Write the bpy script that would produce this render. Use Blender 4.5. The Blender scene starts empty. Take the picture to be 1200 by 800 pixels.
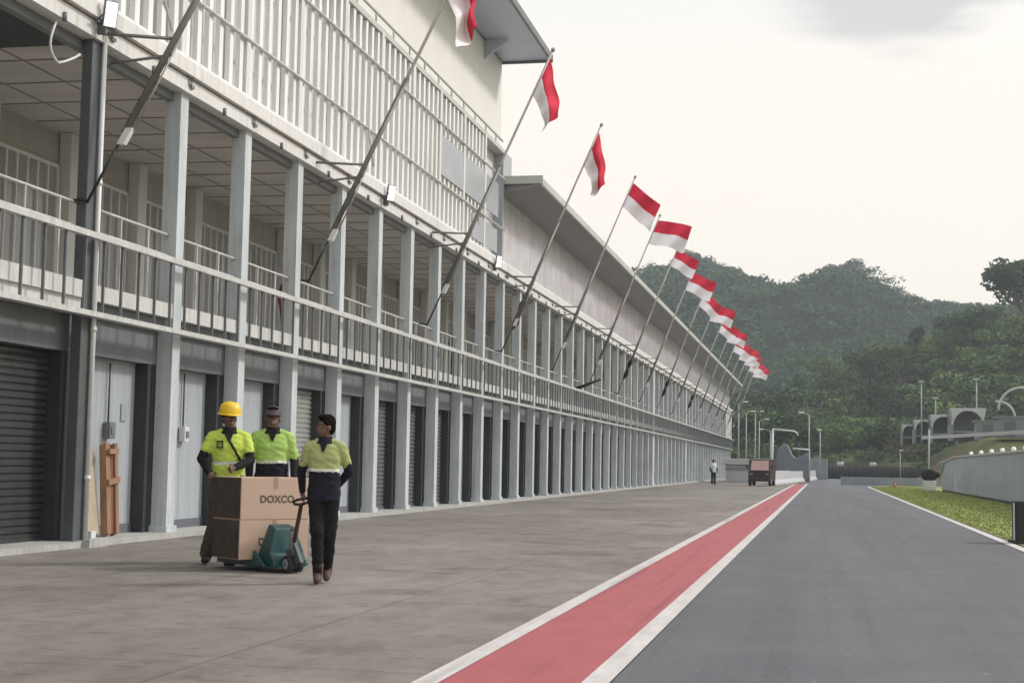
import bpy, bmesh, math, random
import numpy as np
from mathutils import Vector, Matrix
R = math.radians
random.seed(7); rng = np.random.default_rng(11)
sc = bpy.context.scene
col = sc.collection

# ------------------------------------------------------------------ materials
def nt(name):
    m = bpy.data.materials.new(name); m.use_nodes = True
    n = m.node_tree; n.nodes.clear()
    out = n.nodes.new('ShaderNodeOutputMaterial'); p = n.nodes.new('ShaderNodeBsdfPrincipled')
    n.links.new(p.outputs[0], out.inputs[0])
    return m, n, p, out
def noise(n, scale, detail=4, rough=.6, vec=None, stretch=None):
    t = n.nodes.new('ShaderNodeTexNoise'); t.inputs['Scale'].default_value = scale
    t.inputs['Detail'].default_value = detail; t.inputs['Roughness'].default_value = rough
    if vec is None:
        g = n.nodes.new('ShaderNodeNewGeometry'); vec = g.outputs['Position']
    if stretch:
        mp = n.nodes.new('ShaderNodeMapping'); mp.inputs['Scale'].default_value = stretch
        n.links.new(vec, mp.inputs['Vector']); vec = mp.outputs[0]
    n.links.new(vec, t.inputs['Vector'])
    return t
def ramp(n, fac, stops):
    r = n.nodes.new('ShaderNodeValToRGB'); e = r.color_ramp.elements
    while len(e) < len(stops): e.new(.5)
    for k, (p, c) in enumerate(stops):
        e[k].position = p; e[k].color = (*c, 1)
    n.links.new(fac, r.inputs[0]); return r
def mix(n, fac, a, b, mode='MIX'):
    x = n.nodes.new('ShaderNodeMix'); x.data_type = 'RGBA'; x.blend_type = mode
    if isinstance(fac, (int, float)): x.inputs[0].default_value = fac
    else: n.links.new(fac, x.inputs[0])
    for s, v in ((6, a), (7, b)):
        if isinstance(v, tuple): x.inputs[s].default_value = (*v, 1)
        else: n.links.new(v, x.inputs[s])
    return x.outputs[2]
def mat(name, c, rough=.6, var=.15, scale=3., metal=0., bump=0., spec=.5, fine=40., stretch=None, streak=0.):
    m, n, p, o = nt(name)
    a = tuple(max(0, v*(1-var)) for v in c); b = tuple(min(1, v*(1+var)) for v in c)
    t = noise(n, scale, 5, .65, stretch=stretch)
    r = ramp(n, t.outputs[0], [(.3, a), (.7, b)])
    cc = r.outputs[0]
    if streak:
        ts = noise(n, 1., 5, .7, stretch=(9, 9, .55)); d = 1-streak
        rs = ramp(n, ts.outputs[0], [(.40, (1, 1, 1)), (.56, (1-streak*.35,)*3), (.68, (d, d*.97, d*.92))]); cc = mix(n, 1., cc, rs.outputs[0], 'MULTIPLY')
        tb = noise(n, 14, 4, .7); rb = ramp(n, tb.outputs[0], [(.60, (1, 1, 1)), (.72, (1-streak*.5, 1-streak*.55, 1-streak*.6))]); cc = mix(n, 1., cc, rb.outputs[0], 'MULTIPLY')
    n.links.new(cc, p.inputs['Base Color'])
    p.inputs['Roughness'].default_value = rough; p.inputs['Metallic'].default_value = metal
    p.inputs['Specular IOR Level'].default_value = spec
    if bump:
        t2 = noise(n, fine, 3); b2 = n.nodes.new('ShaderNodeBump')
        b2.inputs['Strength'].default_value = bump; b2.inputs['Distance'].default_value = .02
        n.links.new(t2.outputs[0], b2.inputs['Height']); n.links.new(b2.outputs[0], p.inputs['Normal'])
    return m
M = {}
def apron_mat():
    m, n, p, o = nt('apron_concrete')
    t1 = noise(n, .35, 6, .65, stretch=(.8, .5, 1)); t2 = noise(n, 2.2, 6, .7, stretch=(1.3, .6, 1)); t3 = noise(n, 60, 3)
    r1 = ramp(n, t1.outputs[0], [(.32, (.185, .163, .145)), (.5, (.240, .216, .194)), (.7, (.315, .290, .265))])
    r2 = ramp(n, t2.outputs[0], [(.3, (.72, .72, .72)), (.55, (1, 1, 1)), (.75, (1.12, 1.1, 1.08))])
    c = mix(n, 1., r1.outputs[0], r2.outputs[0], 'MULTIPLY')
    # dried puddles and oil marks
    t4 = noise(n, .55, 3, .5, stretch=(.7, 1.1, 1)); r4 = ramp(n, t4.outputs[0], [(.60, (1, 1, 1)), (.66, (.72, .71, .70)), (.8, (.66, .65, .64))])
    c = mix(n, .8, c, r4.outputs[0], 'MULTIPLY')
    t5 = noise(n, 5.5, 3, .6, stretch=(.5, 1.2, 1)); r5 = ramp(n, t5.outputs[0], [(.58, (1, 1, 1)), (.66, (.74, .73, .72)), (.74, (.62, .61, .60))])
    c = mix(n, .8, c, r5.outputs[0], 'MULTIPLY')
    t8 = noise(n, 3.2, 5, .75, stretch=(.6, 1.6, 1)); r8 = ramp(n, t8.outputs[0], [(.30, (1.22, 1.22, 1.22)), (.40, (1, 1, 1)), (.60, (1, 1, 1)), (.68, (.78, .77, .76))]); c = mix(n, .8, c, r8.outputs[0], 'MULTIPLY')
    # slab joints
    br = n.nodes.new('ShaderNodeTexBrick'); g = n.nodes.new('ShaderNodeNewGeometry')
    n.links.new(g.outputs['Position'], br.inputs['Vector'])
    br.offset = 0.; br.inputs['Scale'].default_value = 1.; br.inputs['Brick Width'].default_value = 3.6
    br.inputs['Row Height'].default_value = 4.2; br.inputs['Mortar Size'].default_value = .016
    br.inputs['Color1'].default_value = (1, 1, 1, 1); br.inputs['Color2'].default_value = (.9, .9, .9, 1); br.inputs['Mortar'].default_value = (.62, .62, .62, 1)
    c = mix(n, .75, c, br.outputs['Color'], 'MULTIPLY')
    t6 = ramp(n, t3.outputs[0], [(.3, (.9, .9, .9)), (.7, (1.08, 1.08, 1.08))])
    c = mix(n, 1., c, t6.outputs[0], 'MULTIPLY')
    n.links.new(c, p.inputs['Base Color'])
    rr = n.nodes.new('ShaderNodeMapRange'); n.links.new(t1.outputs[0], rr.inputs[0])
    rr.inputs[3].default_value = .72; rr.inputs[4].default_value = .92; n.links.new(rr.outputs[0], p.inputs['Roughness'])
    p.inputs['Specular IOR Level'].default_value = .25
    b = n.nodes.new('ShaderNodeBump'); b.inputs['Strength'].default_value = .25; b.inputs['Distance'].default_value = .01
    n.links.new(t3.outputs[0], b.inputs['Height']); n.links.new(b.outputs[0], p.inputs['Normal'])
    return m
def asphalt_mat():
    m, n, p, o = nt('asphalt')
    t1 = noise(n, .25, 5, .6, stretch=(2., .25, 1)); t3 = noise(n, 130, 2, .6); t4 = noise(n, 22, 3, .6)
    r1 = ramp(n, t1.outputs[0], [(.3, (.112, .116, .126)), (.7, (.145, .150, .161))])
    r3 = ramp(n, t3.outputs[0], [(.3, (.72, .72, .72)), (.62, (1.1, 1.1, 1.1)), (.8, (1.5, 1.5, 1.5))])
    c = mix(n, 1., r1.outputs[0], r3.outputs[0], 'MULTIPLY')
    r4 = ramp(n, t4.outputs[0], [(.3, (.88, .88, .88)), (.7, (1.10, 1.10, 1.10))])
    c = mix(n, 1., c, r4.outputs[0], 'MULTIPLY')
    t5 = noise(n, 1., 5, .65, stretch=(3.2, .06, 1)); r5 = ramp(n, t5.outputs[0], [(.48, (1, 1, 1)), (.62, (.90, .90, .90)), (.72, (.82, .82, .82))]); c = mix(n, 1., c, r5.outputs[0], 'MULTIPLY')
    t6 = noise(n, .9, 4, .6); r6 = ramp(n, t6.outputs[0], [(.35, (.93, .93, .94)), (.65, (1.07, 1.07, 1.05))]); c = mix(n, 1., c, r6.outputs[0], 'MULTIPLY')
    t7 = noise(n, 9., 2, .5); r7 = ramp(n, t7.outputs[0], [(.715, (1, 1, 1)), (.73, (1.6, 1.55, 1.5))]); c = mix(n, 1., c, r7.outputs[0], 'MULTIPLY')
    n.links.new(c, p.inputs['Base Color']); p.inputs['Roughness'].default_value = .85; p.inputs['Specular IOR Level'].default_value = .3
    b = n.nodes.new('ShaderNodeBump'); b.inputs['Strength'].default_value = .3; b.inputs['Distance'].default_value = .006
    n.links.new(t3.outputs[0], b.inputs['Height']); n.links.new(b.outputs[0], p.inputs['Normal'])
    return m
def paint_mat(name, c, dirt=(.5, .47, .44)):
    m, n, p, o = nt(name)
    t1 = noise(n, 3.5, 6, .7, stretch=(1.5, .4, 1)); t2 = noise(n, 70, 3, .7)
    r1 = ramp(n, t1.outputs[0], [(.35, dirt), (.62, (1, 1, 1))]); r2 = ramp(n, t2.outputs[0], [(.3, (.8, .8, .8)), (.55, (1, 1, 1))])
    x = mix(n, .6, c, r1.outputs[0], 'MULTIPLY'); x = mix(n, .8, x, r2.outputs[0], 'MULTIPLY')
    t3 = noise(n, 26, 5, .75); r3 = ramp(n, t3.outputs[0], [(.60, (0, 0, 0)), (.68, (1, 1, 1))]); x = mix(n, r3.outputs[0], x, tuple(v*.45+.07 for v in c))
    t4 = noise(n, 1., 4, .6, stretch=(5, .10, 1)); r4 = ramp(n, t4.outputs[0], [(.55, (1, 1, 1)), (.68, (.78, .77, .77))]); x = mix(n, 1., x, r4.outputs[0], 'MULTIPLY')
    n.links.new(x, p.inputs['Base Color']); p.inputs['Roughness'].default_value = .8
    return m
def glass_mat(name, base, rough, bump=.03, spec=.5):
    m, n, p, o = nt(name)
    p.inputs['Base Color'].default_value = (*base, 1); p.inputs['Roughness'].default_value = rough; p.inputs['Specular IOR Level'].default_value = spec
    t = noise(n, .5, 3, .5); t1 = noise(n, 1.2, 4, .6); r = ramp(n, t1.outputs[0], [(.3, tuple(v*.85 for v in base)), (.7, tuple(min(1, v*1.15) for v in base))])
    n.links.new(r.outputs[0], p.inputs['Base Color'])
    b = n.nodes.new('ShaderNodeBump'); b.inputs['Strength'].default_value = bump; b.inputs['Distance'].default_value = .3
    n.links.new(t.outputs[0], b.inputs['Height']); n.links.new(b.outputs[0], p.inputs['Normal'])
    return m
def leaf_mat(name, c1, c2, bark=False):
    m, n, p, o = nt(name)
    t = noise(n, .12, 4, .6); t2 = noise(n, 1.1, 2, .6)
    r = ramp(n, t.outputs[0], [(.35, c1), (.65, c2)]); r2 = ramp(n, t2.outputs[0], [(.3, (.65, .7, .65)), (.7, (1.3, 1.25, 1.1))])
    c = mix(n, 1., r.outputs[0], r2.outputs[0], 'MULTIPLY')
    n.links.new(c, p.inputs['Base Color']); p.inputs['Roughness'].default_value = .75; p.inputs['Specular IOR Level'].default_value = .2
    return m
M['apron'] = apron_mat(); M['asphalt'] = asphalt_mat()
M['red_paint'] = paint_mat('red_paint', (.40, .098, .110), (.78, .70, .70)); M['white_paint'] = paint_mat('white_line_paint', (.62, .59, .58), (.7, .66, .64))
M['ground'] = mat('soil', (.085, .085, .05), .95, .35, .08, fine=3, bump=.2)
M['verge'] = mat('grass_turf', (.245, .275, .085), .95, .16, 1.2, bump=.08, fine=50, spec=.2)
M['blade'] = mat('grass_blades', (.26, .29, .095), .9, .12, 2., spec=.2)
M['steel_light'] = mat('pale_grey_steel', (.60, .60, .585), .45, .09, 1.6, bump=.05, fine=15, streak=0.25)
M['steel_blue'] = mat('column_paint', (.56, .60, .62), .5, .1, 1.2, bump=.05, fine=15, streak=0.28)
M['steel_dark'] = mat('dark_steel', (.085, .095, .10), .5, .18, 1.5)
M['steel_mid'] = mat('mid_grey_steel', (.16, .165, .165), .5, .15, 2.)
M['rail'] = mat('galvanised_rail', (.56, .56, .54), .4, .1, 4., streak=0.25)
M['baluster'] = mat('baluster_paint', (.14, .145, .15), .45, .15, 4.)
M['cream'] = mat('cream_fascia', (.74, .72, .70), .5, .05, .8, streak=0.22)
M['cream_wall'] = mat('cream_cladding', (.80, .775, .735), .6, .04, .5, stretch=(1, 1, .3), streak=0.1)
M['fin'] = mat('white_fin', (.86, .86, .84), .4, .04, 1., streak=0.14)
M['screen_back'] = mat('screen_back', (.66, .66, .66), .5, .08, .8)
M['door_panel'] = mat('bluish_grey_panel', (.40, .43, .46), .5, .06, .8, stretch=(1, 1, .25), streak=0.22)
M['wall_grey'] = mat('grey_plaster', (.17, .18, .19), .8, .12, 1.3, bump=.1, streak=0.3)
M['skirting'] = mat('slate_skirting', (.12, .13, .15), .6, .1, 2.)
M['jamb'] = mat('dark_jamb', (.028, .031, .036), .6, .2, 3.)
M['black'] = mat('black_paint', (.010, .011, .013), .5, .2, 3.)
M['shutter_dark'] = mat('dark_shutter', (.070, .073, .075), .32, .15, 1.5, metal=.35, streak=0.3)
M['shutter_grey'] = mat('grey_shutter', (.20, .21, .215), .38, .12, 1.5, metal=.35, streak=0.3)
M['shutter_pale'] = mat('pale_shutter', (.40, .41, .40), .36, .12, 1.5, metal=.35)
M['kerb'] = mat('kerb_concrete', (.42, .42, .40), .85, .15, 3., bump=.2, streak=0.3)
M['ceiling'] = mat('brown_ceiling_board', (.56, .51, .46), .75, .15, .9, stretch=(.35, 2., 1))
M['joint'] = mat('ceiling_joint', (.30, .265, .24), .8, .1)
M['slab'] = mat('slab_edge', (.42, .435, .435), .6, .1, 1.2, bump=.1, streak=0.35)
M['inner_wall'] = mat('inner_wall', (.42, .385, .35), .7, .08, 1., streak=0.15)
M['win_frame'] = mat('window_frame', (.64, .63, .60), .5, .06, 2.)
M['dark_glass'] = glass_mat('dark_glass', (.30, .305, .30), .12)
M['facade_glass'] = glass_mat('tinted_facade', (.54, .53, .55), .22, .12)
M['soffit'] = mat('grey_soffit', (.24, .235, .235), .6, .06, .5)
M['soffit_blue'] = mat('blue_grey_soffit', (.46, .50, .60), .45, .06, .5)
M['eave'] = mat('eave_trim', (.50, .51, .48), .5, .06, 1.)
M['tint'] = mat('blue_grey_panel', (.36, .38, .41), .35, .1, .8)
M['flag_red'] = mat('red_cloth', (.60, .028, .06), .8, .1, 3., spec=.2); M['flag_white'] = mat('white_cloth', (.80, .76, .78), .8, .05, 3., spec=.2)
M['pole'] = mat('bronze_grey_pole', (.15, .145, .125), .45, .15, 3., metal=.2); M['pole_thin'] = mat('pale_pole', (.32, .30, .27), .45, .1, 3., metal=.2)
M['lamp_white'] = mat('white_lamp_glass', (.90, .90, .88), .2, .02)
M['lit_lamp'] = mat('lit_lamp_glass', (.90, .90, .88), .2, .02)
for nd in M['lit_lamp'].node_tree.nodes:
    if nd.type == 'BSDF_PRINCIPLED': nd.inputs['Emission Color'].default_value = (1, 1, .95, 1); nd.inputs['Emission Strength'].default_value = .8
M['plastic_grey'] = mat('grey_plastic', (.16, .17, .18), .5, .1); M['plastic_white'] = mat('white_plastic', (.66, .67, .66), .4, .05)
M['wood'] = mat('raw_timber', (.30, .17, .10), .8, .3, 3., stretch=(3, 3, .4)); M['wood_pale'] = mat('pale_board', (.42, .36, .26), .8, .15, 2.)
M['carton'] = mat('brown_cardboard', (.52, .375, .285), .85, .06, 2.5); M['carton_side'] = M['carton']
M['side_shade'] = mat('dark_brown_side_shade', (.062, .046, .036), .8, .4, 9.)  # mottled dark brown; shade of the cartons' left side put into colour
M['tape'] = mat('packing_tape', (.36, .26, .19), .4, .08); M['ink'] = mat('printed_ink', (.115, .075, .055), .8, .15, 30)
M['jack'] = mat('teal_enamel', (.008, .060, .062), .35, .2, 5.); M['rubber'] = mat('black_rubber', (.022, .021, .021), .7, .2, 8.)
M['wheel'] = mat('steel_roller', (.30, .29, .31), .4, .1); M['handle'] = mat('dark_red_handle', (.06, .018, .012), .45, .2)
M['skin'] = mat('brown_skin', (.155, .080, .055), .6, .1, 8.); M['hair'] = mat('black_hair', (.010, .008, .008), .95, .2, 30, spec=.05)
M['hi_yellow'] = mat('hi_vis_yellow', (.52, .66, .11), .75, .10, 4., spec=.2); M['hi_green'] = mat('hi_vis_green', (.38, .56, .15), .75, .10, 4., spec=.2)
M['hi_dull'] = mat('faded_hi_vis', (.38, .42, .17), .75, .10, 4., spec=.2)
M['reflect'] = mat('reflective_tape', (.72, .74, .62), .4, .06); M['navy'] = mat('navy_cloth', (.014, .013, .022), .85, .2, 5., spec=.2)
M['khaki'] = mat('dark_khaki_trousers', (.085, .066, .052), .85, .2, 5., spec=.2); M['black_cloth'] = mat('black_cloth', (.013, .012, .014), .85, .2, 5., spec=.2)
M['boot_brown'] = mat('brown_suede_boot', (.085, .048, .042), .8, .15, 9.); M['boot'] = mat('black_boot', (.02, .017, .017), .6, .2, 9.)
M['helmet'] = mat('yellow_helmet', (.86, .56, .03), .3, .04); M['cap'] = mat('faded_cap', (.085, .06, .065), .8, .3, 14.)
M['white_cloth'] = mat('white_shirt', (.66, .68, .72), .8, .05); M['red_shirt'] = mat('dark_red_cloth', (.22, .02, .03), .8, .15)
M['eye_white'] = mat('eye_white', (.55, .5, .47), .3, .02); M['lips'] = mat('lips', (.13, .05, .04), .5, .05)
M['maroon'] = mat('maroon_bodywork', (.026, .008, .010), .35, .15, 3.); M['windscreen'] = glass_mat('pink_reflection_windscreen', (.50, .30, .28), .15, .02)  # windscreen base colour carries a painted pink sky reflection
M['barrier'] = mat('white_barrier', (.44, .45, .46), .6, .08, 1.); M['barrier_grey'] = mat('grey_barrier', (.22, .235, .26), .7, .1, 1.)
M['wall_panel'] = mat('bluish_cladding_wall', (.38, .41, .48), .55, .12, .6, stretch=(1, .4, 1.6), streak=0.3); M['wall_cap'] = mat('pale_wall_cap', (.5, .5, .5), .6, .08)
M['galv'] = mat('galvanised_post', (.33, .36, .36), .45, .1, 2.); M['white_post'] = mat('white_post', (.66, .70, .68), .45, .05, 2.)
M['arch'] = mat('arch_concrete', (.17, .18, .185), .7, .1, .8); M['arch_white'] = mat('arch_white', (.42, .43, .42), .5, .06)
M['tarp'] = mat('slate_tarpaulin', (.15, .17, .20), .6, .12, .6); M['teal'] = mat('teal_sheet', (.07, .14, .13), .6, .1)
M['leaf_far'] = leaf_mat('foliage_far', (.026, .056, .024), (.055, .095, .036)); M['leaf_mid'] = leaf_mat('foliage_mid', (.050, .100, .028), (.140, .195, .062))
M['leaf_dark'] = leaf_mat('foliage_dark', (.022, .042, .016), (.040, .066, .022)); M['leaf_brown'] = leaf_mat('foliage_dry', (.050, .045, .022), (.085, .070, .035))
M['leaf_olive'] = leaf_mat('foliage_olive', (.055, .065, .02), (.09, .095, .03))
M['bark'] = mat('bark', (.10, .08, .06), .9, .25, 3.)
def hill_mat():
    m, n, p, o = nt('hillside_scrub')
    t = noise(n, .018, 5, .6); t2 = noise(n, .25, 4, .7)
    r = ramp(n, t.outputs[0], [(.38, (.060, .095, .032)), (.52, (.062, .066, .030)), (.64, (.072, .058, .036))])
    r2 = ramp(n, t2.outputs[0], [(.3, (.55, .6, .55)), (.7, (1.35, 1.3, 1.2))])
    c = mix(n, 1., r.outputs[0], r2.outputs[0], 'MULTIPLY'); n.links.new(c, p.inputs['Base Color'])
    p.inputs['Roughness'].default_value = .95; p.inputs['Specular IOR Level'].default_value = .1
    return m
M['hill'] = hill_mat()
def bank_mat():
    m, n, p, o = nt('grassy_bank')
    t = noise(n, .06, 5, .6, stretch=(1, .5, 4)); t2 = noise(n, .8, 4, .7)
    r = ramp(n, t.outputs[0], [(.38, (.055, .085, .022)), (.5, (.095, .105, .04)), (.60, (.110, .075, .045)), (.7, (.12, .105, .075))])
    r2 = ramp(n, t2.outputs[0], [(.3, (.7, .7, .7)), (.7, (1.25, 1.25, 1.2))])
    c = mix(n, 1., r.outputs[0], r2.outputs[0], 'MULTIPLY'); n.links.new(c, p.inputs['Base Color'])
    p.inputs['Roughness'].default_value = .95; p.inputs['Specular IOR Level'].default_value = .1
    return m
M['bank'] = bank_mat()

# ------------------------------------------------------------------ mesh helpers
def lin(o, parent=None):
    col.objects.link(o)
    if parent is not None: o.parent = parent
    return o
def tag(o, label=None, cat=None, group=None, kind=None):
    if label: o['label'] = label
    if cat: o['category'] = cat
    if group: o['group'] = group
    if kind: o['kind'] = kind
    return o
def thing(name, label, cat, loc=(0, 0, 0), rz=0, group=None):
    o = bpy.data.objects.new(name, None); o.empty_display_size = .2
    o.location = loc; o.rotation_euler = (0, 0, rz); lin(o)
    return tag(o, label, cat, group)
class MB:
    def __init__(s): s.v = []; s.f = []; s.mi = []; s.sm = []
    def add(s, vs, fs, mi=0, smooth=False):
        k = len(s.v); s.v += [tuple(v) for v in vs]
        for f in fs: s.f.append(tuple(k+i for i in f)); s.mi.append(mi); s.sm.append(smooth)
        return s
    def box(s, a, b, mi=0):
        x0, y0, z0 = (min(a[i], b[i]) for i in range(3)); x1, y1, z1 = (max(a[i], b[i]) for i in range(3))
        return s.add([(x0,y0,z0),(x1,y0,z0),(x1,y1,z0),(x0,y1,z0),(x0,y0,z1),(x1,y0,z1),(x1,y1,z1),(x0,y1,z1)],
            [(0,3,2,1),(4,5,6,7),(0,1,5,4),(1,2,6,5),(2,3,7,6),(3,0,4,7)], mi)
    def obox(s, c, ax, ay, az_, mi=0):
        c, ax, ay, az_ = map(Vector, (c, ax, ay, az_)); vs = []
        for sz in (-1, 1):
            for sx, sy in ((-1,-1),(1,-1),(1,1),(-1,1)): vs.append(c+ax*sx+ay*sy+az_*sz)
        return s.add(vs, [(0,3,2,1),(4,5,6,7),(0,1,5,4),(1,2,6,5),(2,3,7,6),(3,0,4,7)], mi)
    def tube(s, pts, r, n=8, mi=0, smooth=True, cap=True):
        pts = [Vector(p) for p in pts]; rs = r if isinstance(r, (list, tuple)) else [r]*len(pts)
        vs = []; prev = None
        for i, p in enumerate(pts):
            d = (pts[min(i+1, len(pts)-1)]-pts[max(i-1, 0)]).normalized()
            if prev is None:
                up = Vector((0,0,1)) if abs(d.z) < .9 else Vector((1,0,0)); u = d.cross(up).normalized()
            else: u = (prev-d*prev.dot(d)).normalized()
            prev = u; w = d.cross(u)
            for k in range(n):
                a = 2*math.pi*k/n; vs.append(p+(u*math.cos(a)+w*math.sin(a))*rs[i])
        fs = []
        for i in range(len(pts)-1):
            for k in range(n): fs.append((i*n+k, i*n+(k+1)%n, (i+1)*n+(k+1)%n, (i+1)*n+k))
        s.add(vs, fs, mi, smooth)
        if cap:
            k0 = len(s.v)-len(vs)
            s.f.append(tuple(k0+k for k in reversed(range(n)))); s.mi.append(mi); s.sm.append(False)
            s.f.append(tuple(k0+(len(pts)-1)*n+k for k in range(n))); s.mi.append(mi); s.sm.append(False)
        return s
    def ball(s, c, r, n=12, mi=0, rot=None):
        c = Vector(c); r = r if isinstance(r, (tuple, list)) else (r, r, r); vs = []; h = n//2+1
        for i in range(h+1):
            t = math.pi*i/h
            for k in range(n):
                a = 2*math.pi*k/n; q = Vector((math.sin(t)*math.cos(a)*r[0], math.sin(t)*math.sin(a)*r[1], math.cos(t)*r[2]))
                if rot is not None: q = rot @ q
                vs.append(c+q)
        fs = [(i*n+k, (i+1)*n+k, (i+1)*n+(k+1)%n, i*n+(k+1)%n) for i in range(h) for k in range(n)]
        return s.add(vs, fs, mi, True)
    def cap(s, a, b, ra, rb, n=12, mi=0):   # tapered capsule
        a, b = Vector(a), Vector(b); d = b-a; L = d.length
        if L < 1e-5: return s.ball(a, ra, n, mi)
        d /= L; pts = []; rs = []
        for t in (90, 60, 30, 0): pts.append(a-d*ra*math.sin(R(t))); rs.append(max(.0008, ra*math.cos(R(t))))
        for t in (0, 30, 60, 90): pts.append(b+d*rb*math.sin(R(t))); rs.append(max(.0008, rb*math.cos(R(t))))
        return s.tube(pts, rs, n, mi)
    def loft(s, rings, n=24, mi=0):      # rings: (x, y, z, rx, ry)
        vs = [(x+rx*math.cos(2*math.pi*k/n), y+ry*math.sin(2*math.pi*k/n), z) for x, y, z, rx, ry in rings for k in range(n)]
        fs = [(i*n+k, i*n+(k+1)%n, (i+1)*n+(k+1)%n, (i+1)*n+k) for i in range(len(rings)-1) for k in range(n)]
        fs += [tuple(reversed(range(n))), tuple((len(rings)-1)*n+k for k in range(n))]
        return s.add(vs, fs, mi, True)
    def prism(s, poly, y0, y1, mi=0, axis='y'):   # poly of (x,z), extruded along y (or of (y,z) along x)
        n = len(poly)
        if axis == 'y': vs = [(p[0], y0, p[1]) for p in poly]+[(p[0], y1, p[1]) for p in poly]
        else: vs = [(y0, p[0], p[1]) for p in poly]+[(y1, p[0], p[1]) for p in poly]
        fs = [tuple(range(n)), tuple(range(2*n-1, n-1, -1))]+[(i, i+n, (i+1)%n+n, (i+1)%n) for i in range(n)]
        return s.add(vs, fs, mi)
    def mesh(s, name, mats):
        me = bpy.data.meshes.new(name); me.from_pydata(s.v, [], s.f)
        mats = mats if isinstance(mats, (list, tuple)) else [mats]
        for m in mats: me.materials.append(m)
        me.polygons.foreach_set('material_index', s.mi); me.polygons.foreach_set('use_smooth', s.sm)
        bm = bmesh.new(); bm.from_mesh(me); bmesh.ops.recalc_face_normals(bm, faces=bm.faces); bm.to_mesh(me); bm.free()
        me.update(); return me
    def build(s, name, mats, parent=None, loc=None, bevel=0):
        me = s.mesh(name, mats); o = bpy.data.objects.new(name, me); lin(o, parent)
        if loc: o.location = loc
        if bevel:
            b = o.modifiers.new('bevel', 'BEVEL'); b.width = bevel; b.segments = 2; b.limit_method = 'ANGLE'
        return o
def inst(name, me, parent=None, loc=(0, 0, 0), rz=0):
    o = bpy.data.objects.new(name, me); o.location = loc; o.rotation_euler = (0, 0, rz); return lin(o, parent)
def copy_tree(o, parent=None):
    c = o.copy(); col.objects.link(c)
    if parent is not None: c.parent = parent
    for ch in list(o.children): copy_tree(ch, c)
    return c
def struct(o): o['kind'] = 'structure'; return o
def sheet(name, pts, m, z=0):
    b = MB(); b.add([(x, y, z) for x, y in pts], [tuple(range(len(pts)))]); return struct(b.build(name, m))

# ------------------------------------------------------------------ ground, lane, markings
g = MB(); g.add([(-1500, -200, 0), (1500, -200, 0), (1500, 2500, 0), (-1500, 2500, 0)], [(0, 1, 2, 3)])
struct(g.build('ground', M['ground'], loc=(0, 0, -.03)))
sheet('pit_lane', [(-1.16, -6), (3.2, -6), (3.2, 108), (5.2, 119), (12, 150), (14, 196), (-3, 196), (-3, 150), (-1.16, 112)], M['asphalt'], -.008)
sheet('concrete_apron', [(-16, -6), (-2.04, -6), (-2.04, 150), (-3, 152), (-3, 196), (-14, 196), (-16, 150)], M['apron'], -.010)
sheet('red_strip', [(-2.1, -6), (-1.2, -6), (-1.2, 118), (-2.1, 118)], M['red_paint'], -.004)
sheet('white_lane_line', [(-2.20, -6), (-2.06, -6), (-2.06, 112), (-2.20, 112)], M['white_paint'], 0)
sheet('white_lane_line', [(-1.31, -6), (-1.16, -6), (-1.16, 118), (-1.31, 118)], M['white_paint'], 0)
def edge(x0, x1): return [(x0, -6), (x1, -6), (x1, 108), (x1+2.1, 119), (x0+2.0, 119), (x0, 108)]
sheet('white_edge_line', edge(2.98, 3.14), M['white_paint'], 0)
sheet('grass_verge', [(3.22, -6), (16, -6), (16, 118.0), (5.4, 118.0), (3.22, 108)], M['verge'], -.006)
# grass blades on the verge
nb = 26000
vx = 3.24+rng.random(nb)**1.2*3.6; vy = 24+rng.random(nb)*90
keep = vx > 3.24+np.clip((vy-108)*.2, 0, 9); vx, vy = vx[keep], vy[keep]; nb = len(vx)
hh = .01+rng.random(nb)*.022; aa = rng.random(nb)*math.pi; w = .010+rng.random(nb)*.02
V = np.zeros((nb, 3, 3)); dx, dy = np.cos(aa)*w, np.sin(aa)*w
V[:, 0] = np.stack([vx-dx, vy-dy, np.full(nb, -.005)], 1); V[:, 1] = np.stack([vx+dx, vy+dy, np.full(nb, -.005)], 1)
V[:, 2] = np.stack([vx+rng.normal(0, .02, nb), vy+rng.normal(0, .02, nb), hh], 1)
def fast_mesh(name, V, k, m):
    n = len(V); me = bpy.data.meshes.new(name); me.vertices.add(n*k); me.vertices.foreach_set('co', V.reshape(-1).astype(np.float32))
    me.loops.add(n*k); me.loops.foreach_set('vertex_index', np.arange(n*k, dtype=np.int32)); me.polygons.add(n)
    me.polygons.foreach_set('loop_start', np.arange(0, n*k, k, dtype=np.int32))
    me.update(calc_edges=True); me.materials.append(m); return me
tag(inst('grass', fast_mesh('grass', V, 3, M['blade'])), 'short yellow-green grass on the verge beside the white edge line', 'grass', kind='stuff')

# ------------------------------------------------------------------ pit building
FX = -9.75           # front plane of the columns
P = 2.65; Y0 = 18.72 # pitch; position (far side of) steel column
YE = 164.0
B = thing('pit_building', 'long pit building with shuttered garages, columned balcony and white finned screen', 'building', (-13, 90, 0))
BL = Vector((-13, 90, 0))
def part(mb, name, m, parent=B, bevel=0):
    mb.v = [(x-BL.x, y-BL.y, z-BL.z) for x, y, z in mb.v]; return mb.build(name, m, parent, bevel=bevel)
cols = [Y0+P*k for k in range(1, 55)]
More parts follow.
